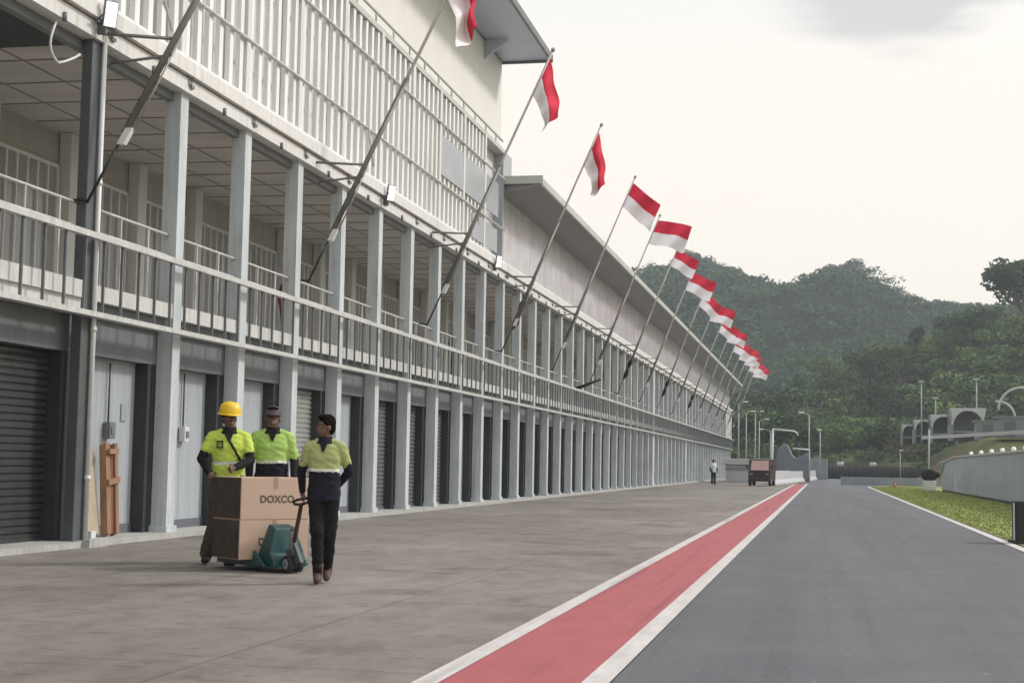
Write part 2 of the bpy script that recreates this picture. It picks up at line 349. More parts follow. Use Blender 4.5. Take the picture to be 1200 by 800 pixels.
# columns: square steel section
cm = MB(); cm.box((-.25, -.14, 0), (0, .14, 6.84)); cm.box((-.29, -.18, 0), (.03, .18, .16)); cmesh = cm.mesh('column', M['steel_blue'])
cm = MB(); cm.box((-.33, -.14, .16), (0, .14, 6.84)); cm.box((-.36, -.18, 0), (.03, .18, .16)); 
for k, y in enumerate(cols):
    wide = k in (25, 33)
    o = inst('column', cmesh, B, Vector((FX, y, 0))-BL)
    if wide: o.scale = (1, 3.2, 1)
for y in (Y0-.26-P, Y0-.26-2*P): inst('column', cmesh, B, Vector((FX, y, 0))-BL)
b = MB(); b.box((-9.87, Y0-.42, 0), (-9.72, Y0-.12, 6.86)); b.box((-9.91, Y0-.46, 0), (-9.69, Y0-.08, .08))
o = part(b, 'column', M['steel_dark'], bevel=.01); o['label'] = 'broad dark steel column'
b = MB(); b.tube([(-9.675, Y0-.17, .05), (-9.675, Y0-.17, 7.0)], .035, 10)
for z in (.9, 2.9, 4.9): b.tube([(-9.675, Y0-.17, z-.03), (-9.675, Y0-.17, z+.03)], .045, 10)
b.tube([(-9.675, Y0-.17, .05), (-9.55, Y0-.02, .03)], .04, 8)
part(b, 'downpipe', M['plastic_white'])
# plinth kerb
b = MB(); b.box((-16, -2, -.05), (-9.56, YE, .065)); b.box((-9.56, Y0-.45, -.05), (-9.46, Y0+.05, .10)); part(b, 'plinth', M['kerb'])
# lower bays
types = {}
seq = 'DPPGLPSSSPGSSSSSPSSPPSSSSSSSPPSGSGSGPPPPPPPPPPPPPPPPPPPPP'
def shutter_mesh(name, m):
    b = MB(); z = .07; n = 26; step = 2.52/n
    pr = []
    for i in range(n):
        z0 = .07+i*step; pr += [(0, z0), (.028, z0+step*.25), (.028, z0+step*.7), (.0, z0+step*.98)]
    w = 2.38
    vs = [(x, 0, z) for x, z in pr]+[(x, w, z) for x, z in pr]; N = len(pr)
    b.add(vs, [(i, i+1, i+1+N, i+N) for i in range(N-1)]); b.box((-.02, 0, .03), (.05, w, .11)); b.box((-.03, -.001, .07), (-.005, w, 2.6))
    for yy in (.0, w-.06): b.box((.0, yy, .07), (.06, yy+.06, 2.6))
    return b.mesh(name, m)
sh = {'D': shutter_mesh('roller_shutter', M['shutter_dark']), 'S': shutter_mesh('roller_shutter', M['shutter_grey']), 'L': shutter_mesh('roller_shutter', M['shutter_pale'])}
b = MB(); b.box((-.03, 0, .20), (0, 2.38, 2.6)); b.box((0, 1.17, .20), (.004, 1.185, 2.6)); pn = b.mesh('wall_panel', M['door_panel'])
b = MB(); b.box((-.03, 0, .066), (.02, 2.38, .20)); sk = b.mesh('skirting', M['skirting'])
hd = MB(); hd.box((-.12, 0, 2.60), (.12, 2.65, 3.10)); hd = hd.mesh('header_beam', M['wall_grey'])
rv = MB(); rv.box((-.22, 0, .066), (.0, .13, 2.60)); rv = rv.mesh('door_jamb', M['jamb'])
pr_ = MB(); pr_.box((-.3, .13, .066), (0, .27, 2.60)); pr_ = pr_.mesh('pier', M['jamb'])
for k in range(-3, 54):
    y = Y0+P*k+.02 if k != 0 else Y0+.02
    t = 'D' if k < 0 else seq[k+1] if k+1 < len(seq) else 'P'
    base = Vector((-10.23, y+.12, 0))-BL
    if k >= 44: t = 'P'
    if t in 'PG':
        o = inst('wall_panel', pn, B, base); inst('skirting', sk, B, base)
    else:
        o = inst('roller_shutter', sh[t], B, base)
        if t == 'L': o['label'] = 'pale silver roller shutter'
        if k == -1: o['label'] = 'dark roller shutter beside the broad steel column'
    inst('header_beam', hd, B, Vector((-10.13, y, 0))-BL)
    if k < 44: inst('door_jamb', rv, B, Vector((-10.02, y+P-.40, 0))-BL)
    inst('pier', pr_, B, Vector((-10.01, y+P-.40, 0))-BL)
b = MB(); b.box((-10.9, -2, 0.066), (-10.35, YE, 3.1)); part(b, 'wall', M['wall_grey'])
# floor slab, edge, lower beams
b = MB(); b.box((-18, -2, 3.32), (-10.02, YE, 3.52)); part(b, 'floor_slab', M['slab'])
b = MB()
yy = Y0+.14
ys = [0.0, Y0-.55]+[y for y in cols]
b.box((-10.0, -2, 3.30), (-9.68, Y0-.43, 3.53)); b.box((-10.0, -2, 3.12), (-9.74, Y0-.43, 3.298))
for a, c in zip([Y0-.11]+[y+.145 for y in cols[:-1]], [y-.145 for y in cols]): b.box((-10.0, a, 3.31), (-9.765, c, 3.53))
part(b, 'slab_edge', M['steel_light'])
b = MB(); b.box((-10.0, Y0, 3.13), (-9.90, YE, 3.30)); part(b, 'slab_soffit', M['wall_grey'])
# outer balustrade : continuous rails + balusters per bay
b = MB(); b.box((-9.60, 2, 4.09), (-9.50, YE, 4.17)); part(b, 'handrail', M['rail'])
b = MB(); b.box((-9.68, 2, 3.05), (-9.52, YE, 3.12)); part(b, 'bottom_rail', M['rail'])
bal = MB().box((-.018, -.014, 3.12), (.018, .014, 4.09)).mesh('baluster', M['baluster'])
rest = MB(); nbal = 0
b = MB()
for z in (4.60, 4.28): b.tube([(-.13, .14, z), (-.13, 2.51, z)], .022, 6)
for q in (.92, 1.8): b.box((-.145, q-.014, 3.53), (-.115, q+.014, 4.60))
upr = b.mesh('guard_rail', M['rail'])
for k in range(-4, 54):
    for i in range(5):
        yb_ = Y0+P*k+.1+.265+.53*i
        if k >= -2 and nbal < 100: inst('baluster', bal, B, Vector((-9.56, yb_, 0))-BL); nbal += 1
        else: rest.box((-9.578, yb_-.014, 3.12), (-9.542, yb_+.014, 4.09))
    inst('guard_rail', upr, B, Vector((FX, Y0+P*k, 0))-BL)
o = part(rest, 'balusters', M['baluster']); o['kind'] = 'stuff'
# top beam + sill
b = MB(); b.box((-10.05, 2, 6.84), (-9.66, YE, 7.06)); part(b, 'top_beam', M['cream'])
b = MB(); b.prism([(-10.05, 7.09), (-9.58, 7.09), (-9.58, 7.30), (-9.66, 7.40), (-10.05, 7.40)], 2, YE); part(b, 'sill', M['cream'])
b = MB(); b.box((.095, -.06, 6.92), (.13, .06, 6.97)); b.box((.05, -.12, 6.94), (.098, .04, 7.087)); brk = b.mesh('beam_bracket', M['steel_mid'])
clp = MB().tube([(0, 0, 6.80), (0, 0, 6.92)], .03, 6).mesh('beam_clip', M['steel_mid'])
for k in range(-2, 44): inst('beam_bracket', brk, B, Vector((FX, Y0+P*k, 0))-BL); inst('beam_clip', clp, B, Vector((-9.64, Y0+P*k+1.3, 0))-BL)
b = MB(); b.box((-10.0, 2, 6.70), (-9.88, YE, 6.838)); part(b, 'beam_flange', M['steel_mid'])
# ceiling of the balcony with joints
b = MB(); b.box((-13.1, Y0-.3, 6.80), (-10.055, YE, 6.86)); part(b, 'ceiling', M['ceiling'])
b = MB()
for i in range(0, 120): b.box((-13.0, Y0+.3+i*1.2, 6.785), (-10.06, Y0+.33+i*1.2, 6.80))
for x in (-12.2, -11.2): b.box((x, 10, 6.788), (x+.03, YE, 6.799))
part(b, 'ceiling_joints', M['joint'])
b = MB(); b.box((-13.1, 4, 6.80), (-10.055, Y0-.31, 6.86)); part(b, 'void_shade_panel', M['black'])  # flat black panel; darkness of an open ceiling put into its colour
# rear wall with windows
b = MB(); b.box((-13.3, 2, 3.52), (-13.06, YE, 6.8)); b.box((-13.06, 2, 3.52), (-13.02, YE, 3.9)); part(b, 'inner_wall', M['inner_wall'])
wf = MB()
for i in range(7): wf.box((0, .05+i*.3333-.022, 3.55), (.06, .05+i*.3333+.022, 6.18))
for z in (3.93, 5.15, 6.18): wf.box((.003, .05, z-.03), (.055, 2.05, z+.03))
wf = wf.mesh('window', M['win_frame'])
wp = MB(); wp.box((0, .06, 3.92), (.02, 2.04, 6.17)); wp = wp.mesh('pane', M['dark_glass'])
pl = MB(); pl.box((0, 2.15, 3.53), (.22, 2.5, 6.79)); pl = pl.mesh('pilaster', M['win_frame'])
for k in range(-3, 54):
    o = inst('window', wf, B, Vector((-13.05, Y0+P*k, 0))-BL); inst('pane', wp, o)
    inst('pilaster', pl, B, Vector((-13.04, Y0+P*k, 0))-BL)
# finned screen, sections between mullions
fin = MB()
for i in range(6): fin.box((-.17, .22+.4417*i-.075, 7.40), (-.085, .22+.4417*i+.075, 10.84))
fin = fin.mesh('finned_screen', M['fin'])
mu = MB(); mu.box((-.20, -.09, 7.40), (-.04, .09, 10.9)); mu = mu.mesh('mullion', M['cream'])
for k in range(-4, 10):
    y = Y0+P*k-.02
    if y+2.65 < 44.95: inst('finned_screen', fin, B, Vector((FX, y, 0))-BL)
    inst('mullion', mu, B, Vector((FX, y, 0))-BL)
YS = Y0+P*10-.02   # screen end
b = MB(); b.box((-10.3, 2, 7.40), (-10.15, YS, 10.85)); part(b, 'screen_backing', M['screen_back'])
b = MB(); b.tube([(-9.79, 6, 8.45), (-9.79, YS, 8.45)], .035, 8); b.tube([(-9.79, 6, 10.03), (-9.79, YS, 10.03)], .035, 8); part(b, 'screen_rail', M['rail'])
b = MB(); b.box((-10.3, 2, 10.85), (-9.80, YS, 10.98))
for k in range(0, 24): b.box((-9.9, 12+1.4*k, 10.98), (-9.86, 12.04+1.4*k, 11.25))
b.tube([(-9.88, 6, 11.27), (-9.88, YS, 11.27)], .035, 8); part(b, 'screen_coping', M['eave'])
b = MB(); b.box((-10.4, YS, 7.06), (-9.84, YS+.18, 11.0)); part(b, 'screen_end_panel', M['tint'])
b = MB(); b.box((-9.83, 37.2, 8.7), (-9.80, 44.4, 9.75)); b.box((-9.83, 41, 7.6), (-9.80, 44.3, 8.3)); part(b, 'tinted_panel', M['tint'])
for y in (20.2, 30.8, 41.4): part(MB().tube([(-9.74, y, 8.45), (-9.92, y+1.2, 7.5)], .022, 6), 'screen_brace', M['steel_light'])
# second section: glossy facade, canopy
b = MB()
fac_n = 45
for i in range(fac_n):
    y = YS+.2+i*(YE-YS-.2)/fac_n; b.box((-10.1, y+.015, 7.40), (-10.02, y+(YE-YS-.2)/fac_n-.015, 9.75))
part(b, 'facade_glazing', M['facade_glass'])
b = MB(); b.box((-10.5, YS+.19, 7.06), (-10.105, YE, 9.8)); part(b, 'facade_wall', M['soffit'])
b = MB(); b.prism([(-10.3, 9.60), (-8.70, 9.92), (-8.70, 9.98), (-10.3, 9.70)], YS+.3, YE+.2); b.prism([(-10.3, 9.70), (-8.70, 9.98), (-8.72, 10.1), (-12.0, 10.2), (-12.0, 9.7)], YS+.35, YE+.2); part(b, 'canopy', M['soffit'])
b = MB(); b.box((-8.695, YS+.3, 9.90), (-8.62, YE+.2, 10.12)); b.box((-12.0, YS+.22, 9.95), (-8.62, YS+.295, 10.20)); part(b, 'canopy_fascia', M['eave'])
b = MB(); b.box((-18, Y0, 6.87), (-10.51, YE, 9.6)); b.box((-18, YE-.3, 0), (-10.0, YE-.001, 6.86)); part(b, 'upper_mass', M['cream_wall'])
b = MB(); b.box((-10.0, YE-10, 4.2), (-9.78, YE, 7.0)); part(b, 'end_panel', M['steel_light'])
# tower with overhanging roof
b = MB(); b.box((-19, 8, 9.61), (-11.0, 50, 15.1)); part(b, 'tower_wall', M['cream_wall'])
b = MB(); b.box((-19, 50.001, 9.61), (-10.93, 51.6, 12.05)); part(b, 'tower_parapet', M['tint'])
b = MB(); b.prism([(-19, 15.10), (-9.32, 15.18), (-9.32, 15.25), (-19, 15.3)], 8, 50.05); part(b, 'tower_roof', M['soffit_blue'])
b = MB(); b.box((-9.318, 8, 15.12), (-9.22, 50.1, 15.34)); b.box((-19, 50.051, 15.08), (-9.22, 50.13, 15.34)); part(b, 'roof_edge', M['steel_mid'])
b = MB(); b.prism([(-10.99, 14.5), (-10.99, 15.09), (-10.2, 15.11)], 47.2, 47.35); part(b, 'roof_bracket', M['soffit_blue'])
# far end low annex band
b = MB(); b.box((-9.72, 120, 3.13), (-9.69, YE, 4.08)); part(b, 'banner_panel', M['wall_panel'])

# ------------------------------------------------------------------ floodlights on the beam
def floodlight(y, label):
    t = thing('floodlight', label, 'floodlight', (-9.55, y, 6.93), 0, 'floodlights on the balcony beam')
    b = MB(); b.box((-.08, -.03, -.05), (.04, .03, .14)); b.tube([(-.02, -.16, .10), (.10, -.16, .2)], .012, 6); b.tube([(-.02, .16, .10), (.10, .16, .2)], .012, 6); b.box((-.03, -.17, .085), (-.01, .17, .115)); b.build('bracket', M['steel_dark'], t)
    q = Vector((.72, -.62, -.25)).normalized(); u = Vector((0, 0, 1)).cross(q).normalized(); w = q.cross(u)
    b = MB(); b.obox(Vector((.10, 0, .22))-q*.03, u*.095, w*.18, q*.03); b.build('housing', M['plastic_grey'], t, bevel=.008)
    b = MB(); b.obox(Vector((.10, 0, .22))+q*.006, u*.08, w*.165, q*.006); b.build('lens', M['lit_lamp'], t)
floodlight(18.25, 'white-faced floodlight above the broad dark steel column')
floodlight(31.7, 'white-faced floodlight on the beam nearest below the middle of the finned screen')
floodlight(43.0, 'white-faced floodlight on the beam near the far end of the finned screen')
t = thing('cable_loop', 'white cable looping down from the beam left of the dark steel column', 'cable', (-9.75, 17.2, 6.8))
MB().tube([(.02, .13-.27*math.sin(a_*.42)+.04*a_, -.55*math.sin(min(1.57, a_*.22))+max(0, a_-6)*.07) for a_ in range(0, 11)], .018, 6).build('cable', M['plastic_white'], t)
# wall boxes with conduit
def wall_box(y, m, label):
    t = thing('switch_box', label, 'electric box', (-10.22, y, 1.45), 0)
    MB().box((0, -.09, 0), (.11, .09, .24)).build('housing', m, t, bevel=.01)
    MB().box((.11, -.05, .06), (.122, .05, .17)).build('cover', M['steel_mid'], t)
    MB().tube([(.03, 0, .24), (.03, 0, 1.10)], .014, 6).build('conduit', M['steel_dark'], t)
wall_box(20.1, M['plastic_grey'], 'dark grey switch box with a conduit above the leaning timber')
wall_box(22.7, M['plastic_white'], 'pale switch box with a conduit left of the man in the yellow helmet')
t = tag(MB().box((-10.225, 20.55, 1.72), (-10.21, 20.72, 1.98)).build('wall_sign', M['tint']), 'small blue-grey plate on the garage panel right of the dark switch box', 'sign')
# leaning timber pieces
t = thing('timber_frame', 'brown timber crate frame leaning by the white downpipe', 'timber', (-9.95, 19.72, .066))
b = MB()
b.obox((0, .16, .66), (.05, 0, .02), (.005, .035, 0), (-.05, .02, .64)); b.obox((0, -.10, .66), (.05, 0, .02), (.005, .05, 0), (-.05, .02, .64)); b.build('upright', M['wood'], t)
b = MB(); b.obox((-.0, .03, .64), (.015, 0, .0), (.0, .10, 0), (-.04, .02, .60)); b.build('infill_board', mat('red_brown_board', (.20, .09, .055), .8, .3, 4.), t)
b = MB(); b.obox((.06, .03, .78), (.02, 0, 0), (0, .17, .02), (0, 0, .04)); b.obox((.05, .0, 1.2), (.02, 0, 0), (0, .14, 0), (0, 0, .035)); b.build('crosspiece', M['wood'], t)
t = thing('board_sheet', 'pale plywood sheet leaning behind the brown timber frame', 'board', (-10.0, 19.28, .066))
b = MB(); b.obox((-.05, .0, .64), (.012, 0, .003), (0, .25, 0), (-.08, 0, .60)); b.build('sheet', M['wood_pale'], t)
b = MB(); b.box((.05, -.26, 0), (.17, -.12, .10)); b.build('block', M['plastic_white'], t)

# ------------------------------------------------------------------ flags on slanted poles
LOW = Vector((-9.60, 0, 4.80)); TOP = Vector((-7.0, 2.1, 12.05)); D = (TOP-LOW).normalized(); LEN = (TOP-LOW).length
def flag_mesh(limp, seed, size=1.0, narrow=1.):
    rr = random.Random(seed); nu, nv = 26, 14
    L = 1.55*size*(1.12 if limp else 1); Hh = 1.12*size
    bms = []
    ph = rr.random()*6
    for half in (0, 1):
        b = MB(); vs = []
        for j in range(nv+1):
            v = (j/nv)*.5+half*.5           # along the hoist, 0 = top
            h0 = TOP-D*(.22+v*Hh)
            for i in range(nu+1):
                u = i/nu
                if limp:
                    # hangs: gathers towards the pole and falls, folded
                    p = Vector((h0.x, h0.y, h0.z))
                    tx = (.16+.42*(1-v)*narrow)*u**.8
                    fall = L*.86*u*(1-.30*v)
                    p += Vector((tx*.55+.05*math.sin(9*u+ph)*u, (.16*math.sin(7*v+ph)+.10*math.sin(12*u+5*v))*min(1, u*3), -fall))
                    p.x += (.42*v)*min(1, u*2.2)*.45
                    p.z += .12*v*u
                else:
                    p = Vector((h0.x, h0.y, h0.z)); ang = -.40-.30*math.sin(ph*1.7)
                    w = .10*math.sin(8.5*u+3*v+ph)*min(1, u*2.5)
                    p += Vector((math.cos(ang)*L*u*.93, .0, math.sin(ang)*L*u))
                    p += Vector((.0, w*1.6-.15*u, .055*math.sin(6.5*u+ph+1.3)*u-.10*u*u*(.4+v)))
                vs.append(p-LOW)
        n = nu+1
        b.add(vs, [(j*n+i, j*n+i+1, (j+1)*n+i+1, (j+1)*n+i) for j in range(nv) for i in range(nu)], 0, True)
        bms.append(b)
    return bms
pole_m = MB(); q = lambda s: D*s
pole_m.tube([q(.85), q(LEN*.55)], .050, 10); pole_m.tube([q(LEN*.55), q(LEN*.56), q(LEN)], [.050, .034, .028], 10, mi=1)
pole_m = pole_m.mesh('pole', [M['pole'], M['pole_thin']])
thin_m = MB().tube([q(-.25), q(.87)], .020, 6).tube([q(-.2), q(-.2)+Vector((-.24, 0, .0))], .02, 6).mesh('foot_rod', M['black'])
clampm = MB().obox(q(.80)+Vector((.05, 0, 0)), Vector((.05, 0, .0)), Vector((0, .05, 0)), D*.13).mesh('clamp_block', M['plastic_white'])
knobm = MB().tube([q(LEN-.02), q(LEN+.03), q(LEN+.09)], [.045, .06, .02], 10).mesh('finial', M['pole_thin'])
tierod = MB().tube([q(.9)+Vector((.10, .02, 0)), q(2.35)+Vector((.07, .02, 0))], .014, 6).mesh('tie_rod', M['pole_thin'])
az7 = (6.93-LOW.z)/D.z; a7 = D*az7
strut = MB(); strut.tube([Vector((-.13, .12, a7.z+.02)), a7+Vector((0, 0, .05))], .026, 6); strut.tube([Vector((-.12, .5, a7.z-.30)), a7+Vector((.0, 0, -.18))], .022, 6); strut = strut.mesh('strut', M['steel_mid'])
def flag_label(i):
    return ['nearest flagpole, beside the first pale column, its flag above the photo edge',
        'red and white flag hanging limp at the top edge before the cream tower',
        'limp red and white flag on the pole whose tip touches the tower roof corner',
        'limp red and white flag on the first pole right of the tower against open sky',
        'red and white flag blowing right, first of those flying out, against the sky',
        'large red and white flag flying against the sky just above the hill crest',
        'red and white flag half hidden behind the large one at the hill crest',
        'red and white flag flying level, first one seen wholly against the dark hill'][i]
for i in range(17):
    y = 18.3+8.8*i
    if i < 8: lab = flag_label(i); grp = 'flagpoles along the balcony'
    else: lab = 'red and white flag on a slanted pole in the overlapping row before the hill'; grp = 'flagpoles in the overlapping far row'
    t = thing('flagpole', lab, 'flagpole', (LOW.x, y, LOW.z), 0, grp)
    inst('pole', pole_m, t); inst('foot_rod', thin_m, t); inst('clamp_block', clampm, t); inst('finial', knobm, t); inst('strut', strut, t); inst('tie_rod', tierod, t)
    limp = i in (1, 2, 3, 0)
    hs = flag_mesh(limp, i*3+2, {1: 1.2, 2: 1.05, 3: 1.15, 4: .95, 5: 1.06, 6: .85}.get(i, .92+.16*random.random()), .25 if i == 1 else .8)
    f = hs[0].build('flag', M['flag_red'], t)
    hs[1].build('white_half', M['flag_white'], f)
# furled cloth on two lower poles
for i, yy in ((3, 46.9), (6, 73.2), (8, 90.8), (10, 108.4)):
    c = Vector((LOW.x, yy-2.1, LOW.z))+D*1.1
    b = MB(); b.tube([c+D*-.55, c+D*-.3+Vector((.04, -.03, 0)), c+D*.05+Vector((-.02, .03, 0)), c+D*.35, c+D*.6], [.03, .11, .06, .12, .03], 8)
    tag(b.build('furled_cloth', M['black_cloth'] if i != 3 else M['khaki']), {3: 'twisted dark cloth round the foot of the first pole right of the tower', 6: 'dark cloth bundle on the lower pole under the half-hidden flag', 8: 'dark cloth bundle low on a pole before the far row of flags', 10: 'farthest dark cloth bundle low on a flagpole'}[i], 'cloth')
b = MB(); b.tube([(-10.3, 60, 4.14), (-9.6, 60, 4.36), (-8.85, 60, 4.66)], [.05, .07, .04], 8)
tag(b.build('loose_pole', M['black']), 'short dark bar jutting out over the balcony handrail', 'bar')

# ------------------------------------------------------------------ people
def fuse(mb, voxel=.010, smooth=4, name='tmp', mats=None):
    me = bpy.data.meshes.new('t'); me.from_pydata(mb.v, [], mb.f)
    bm = bmesh.new(); bm.from_mesh(me); bmesh.ops.recalc_face_normals(bm, faces=bm.faces); bm.to_mesh(me); bm.free()
    o = bpy.data.objects.new('t', me); col.objects.link(o)
    r = o.modifiers.new('r', 'REMESH'); r.mode = 'VOXEL'; r.voxel_size = voxel; r.use_smooth_shade = True
    s = o.modifiers.new('s', 'SMOOTH'); s.iterations = smooth; s.factor = .5
    dg = bpy.context.evaluated_depsgraph_get(); dg.update()
    nm = bpy.data.meshes.new_from_object(o.evaluated_get(dg)); nm.name = name; nm.materials.clear()
    for m in (mats if isinstance(mats, (list, tuple)) else [mats]): nm.materials.append(m)
    bpy.data.objects.remove(o); bpy.data.meshes.remove(me)
    nm.polygons.foreach_set('use_smooth', [True]*len(nm.polygons))
    return nm
from mathutils import noise as mn
def wrinkle(me, amp, f=9):
    N = len(me.vertices); co = np.empty(N*3, np.float32); no = np.empty(N*3, np.float32)
    me.vertices.foreach_get('co', co); me.vertex_normals.foreach_get('vector', no); co = co.reshape(-1, 3); no = no.reshape(-1, 3)
    k = np.array([mn.noise((p[0]*f, p[1]*f, (p[2]+p[0]*.5)*f*2.4))+.6*mn.noise((p[0]*f*2.3+9, p[1]*f*2.3, (p[2]-p[0]*.7)*f*3.4)) for p in co.tolist()], np.float32)
    me.vertices.foreach_set('co', (co+no*(k*amp)[:, None]).ravel()); me.update()
def hand(b, wr, d, n, side):
    d = d.normalized(); n = (n-d*n.dot(d)).normalized(); s = d.cross(n)*side
    b.cap(wr, wr+d*.035, .026, .030)
    rot = Matrix((s, n, d)).transposed()
    b.ball(wr+d*.065, (.042, .017, .048), 12, rot=rot)
    for k, (off, L) in enumerate(((-.031, .072), (-.011, .082), (.010, .077), (.030, .060))):
        p0 = wr+d*.095+s*off; p1 = p0+(d*.8+n*.45).normalized()*L*.42; p2 = p1+(d*.25+n*.95).normalized()*L*.33; p3 = p2+(n*.9-d*.35).normalized()*L*.25
        b.cap(p0-d*.02, p1, .0092, .0088, 8); b.cap(p1, p2, .0088, .0082, 8); b.cap(p2, p3, .0082, .0072, 8)
    t0 = wr+d*.04-s*.034; t1 = t0+(d*.6-s*.65+n*.3).normalized()*.038; t2 = t1+(d*.8+n*.5-s*.05).normalized()*.032
    b.cap(t0, t1, .0135, .0115, 8); b.cap(t1, t2, .0115, .009, 8)
def person(label, loc, rz, J, top, trousers, boots, hair=None, helmet=False, cap_=False, band=True, vox=.0075, detail=True, h=1.70, sleeve=None, hem_dark=None, collar=None, extras=None, cat='person', group=None):
    t = thing('person', label, cat, loc, rz, group); t.scale = (h/1.70*J.get('slim', 1), h/1.70*J.get('slim', 1), h/1.70)
    V3 = Vector
    g = dict(pel=V3((0, 0, .95)), chest=V3((0, 0, 1.27)), neck=V3((0, .0, 1.44)), head=V3((0, -.01, 1.59)),
             shL=V3((-.185, 0, 1.385)), shR=V3((.185, 0, 1.385)), elL=V3((-.25, .02, 1.12)), elR=V3((.25, .02, 1.12)), wrL=V3((-.26, -.06, .88)), wrR=V3((.26, -.06, .88)),
             hiL=V3((-.09, 0, .91)), hiR=V3((.09, 0, .91)), knL=V3((-.10, -.01, .50)), knR=V3((.10, -.01, .50)), anL=V3((-.105, .02, .085)), anR=V3((.105, .02, .085)), toe=V3((0, -1, 0)))
    for k, v in J.items():
        if k in g: g[k] = V3(v)
    yaw = J.get('yaw', 0); toes = {'L': V3(J.get('toeL', (-.15, -1, 0))).normalized(), 'R': V3(J.get('toeR', (.15, -1, 0))).normalized()}
    b = MB()
    hc = g['head']; RH = Matrix.Rotation(yaw, 3, 'Z') @ Matrix.Rotation(J.get('nod', 0), 3, 'X')
    def H(x, y, z): return hc+RH @ V3((x, y, z))
    b.ball(H(0, .012, .03), (.076, .094, .094), 16, rot=RH); b.ball(H(0, -.018, -.045), (.058, .068, .066), 14, rot=RH); b.ball(H(0, -.052, -.088), (.030, .024, .020), 10, rot=RH)
    b.cap(H(0, -.084, .012), H(0, -.102, -.022), .010, .016, 8); b.ball(H(0, -.090, -.058), (.025, .012, .009), 8, rot=RH)
    for s in (-1, 1): b.ball(H(s*.076, .012, -.012), (.011, .022, .033), 8, rot=RH); b.ball(H(s*.030, -.074, .022), (.022, .012, .008), 8, rot=RH)
    b.cap(g['neck']-V3((0, 0, .03)), hc+V3((0, .01, -.06)), .058, .052)
    def torso(b, o=0., lo=.93):
        b.ball(g['chest']+V3((0, .0, .03)), (.160+o, .110+o, .175+o), 18); b.cap(g['shL']+V3((.03, 0, -.01)), g['shR']+V3((-.03, 0, -.02)), .058+o*.6, .058+o*.6)
        b.ball((g['pel']+g['chest'])/2, (.142+o, .100+o, .17+o), 16); b.ball(g['pel']+V3((0, .01, .0)), (.155+o, .112+o, .12+o), 16)
        b.cap(g['shL']+V3((.03, 0, 0)), g['neck']+V3((-.03, .01, -.025)), .048, .044); b.cap(g['shR']+V3((-.03, 0, 0)), g['neck']+V3((.03, .01, -.025)), .048, .044)
    torso(b)
    for s in 'LR':
        b.cap(g['sh'+s], g['el'+s], .052, .040); b.cap(g['el'+s], g['wr'+s], .041, .027)
        b.cap(g['hi'+s], g['kn'+s], .085, .058); b.cap(g['kn'+s], g['an'+s], .056, .038); b.ball(g['kn'+s]*.68+g['an'+s]*.32+V3((0, .02, 0)), (.052, .055, .10), 10)
        b.cap(g['an'+s]+V3((0, 0, -.035)), g['an'+s]+toes[s]*.13+V3((0, 0, -.05)), .040, .030)
        if detail:
            d = (g['wr'+s]-g['el'+s]); hand(b, g['wr'+s], d, V3(J.get('palm'+s, (0, -1, 0))), 1 if s == 'L' else -1)
        else: b.cap(g['wr'+s], g['wr'+s]+(g['wr'+s]-g['el'+s]).normalized()*.12, .03, .02)
    inst('body', fuse(b, vox, 3, 'body', M['skin']), t)
    # trousers
    b = MB()
    for s in 'LR':
        b.cap(g['hi'+s]+V3((0, 0, .02)), g['kn'+s], .104, .082); b.cap(g['kn'+s], g['an'+s]+V3((0, 0, .02)), .080, J.get('cuff', .074)); b.ball(g['hi'+s]+V3((0, .02, 0)), (.10, .11, .13), 12)
    b.ball(g['pel']+V3((0, .01, -.0)), (.172, .130, .13), 16)
    me = fuse(b, .010, 4, 'trousers', trousers); wrinkle(me, .011, 7); inst('trousers', me, t)
    # boots
    for s in 'LR':
        b = MB(); a = g['an'+s]; b.cap(a+V3((0, .0, .10)), a+V3((0, .0, -.02)), .066, .056); b.cap(a+V3((0, .0, -.035)), a+toes[s]*.15+V3((0, 0, -.044)), .052, .040); b.ball(a+toes[s]*-.04+V3((0, 0, -.045)), (.042, .042, .04), 8)
        me = fuse(b, .010, 2, 'boot', boots); inst('boot', me, t)
    # shirt
    b = MB(); o = .022; hemz = J.get('hem', .84)
    px_ = g['pel'].x
    b.loft([(px_, .008, hemz-.04, .192, .146), (px_, .006, .95, .186, .140), (px_, .0, 1.06, .176, .130), (0, -.004, 1.18, .180, .132), (0, -.006, 1.28, .190, .134), (0, 0, 1.36, .192, .118), (0, .004, 1.405, .170, .098), (0, .006, 1.44, .110, .084), (0, .006, 1.468, .080, .076)])
    for sg in (-1, 1): b.cap(V3((sg*.05, .01, 1.425)), g['shL' if sg < 0 else 'shR']+V3((-sg*.01, 0, -.005)), .062, .064)
    sl = J.get('sleeve', .75)
    for s in 'LR':
        e = g['sh'+s].lerp(g['el'+s], sl); b.cap(g['sh'+s]+V3((0, 0, -.012)), e, .066, .064)
    me = fuse(b, .010, 5, 'shirt', [top, M['reflect'], hem_dark or top]); wrinkle(me, .010)
    cut = J.get('cut', 1.02)
    bmx = bmesh.new(); bmx.from_mesh(me); bmesh.ops.bisect_plane(bmx, geom=bmx.verts[:]+bmx.edges[:]+bmx.faces[:], plane_co=(0, 0, hemz), plane_no=(0, 0, -1), clear_outer=True); bmx.to_mesh(me); bmx.free()
    for p in me.polygons:
        z = p.center.z; x = abs(p.center.x); inb = x < .21+.0
        if band and inb and cut <= z < cut+.035: p.material_index = 1
        elif hem_dark and inb and z < cut: p.material_index = 2
    inst('shirt', me, t)
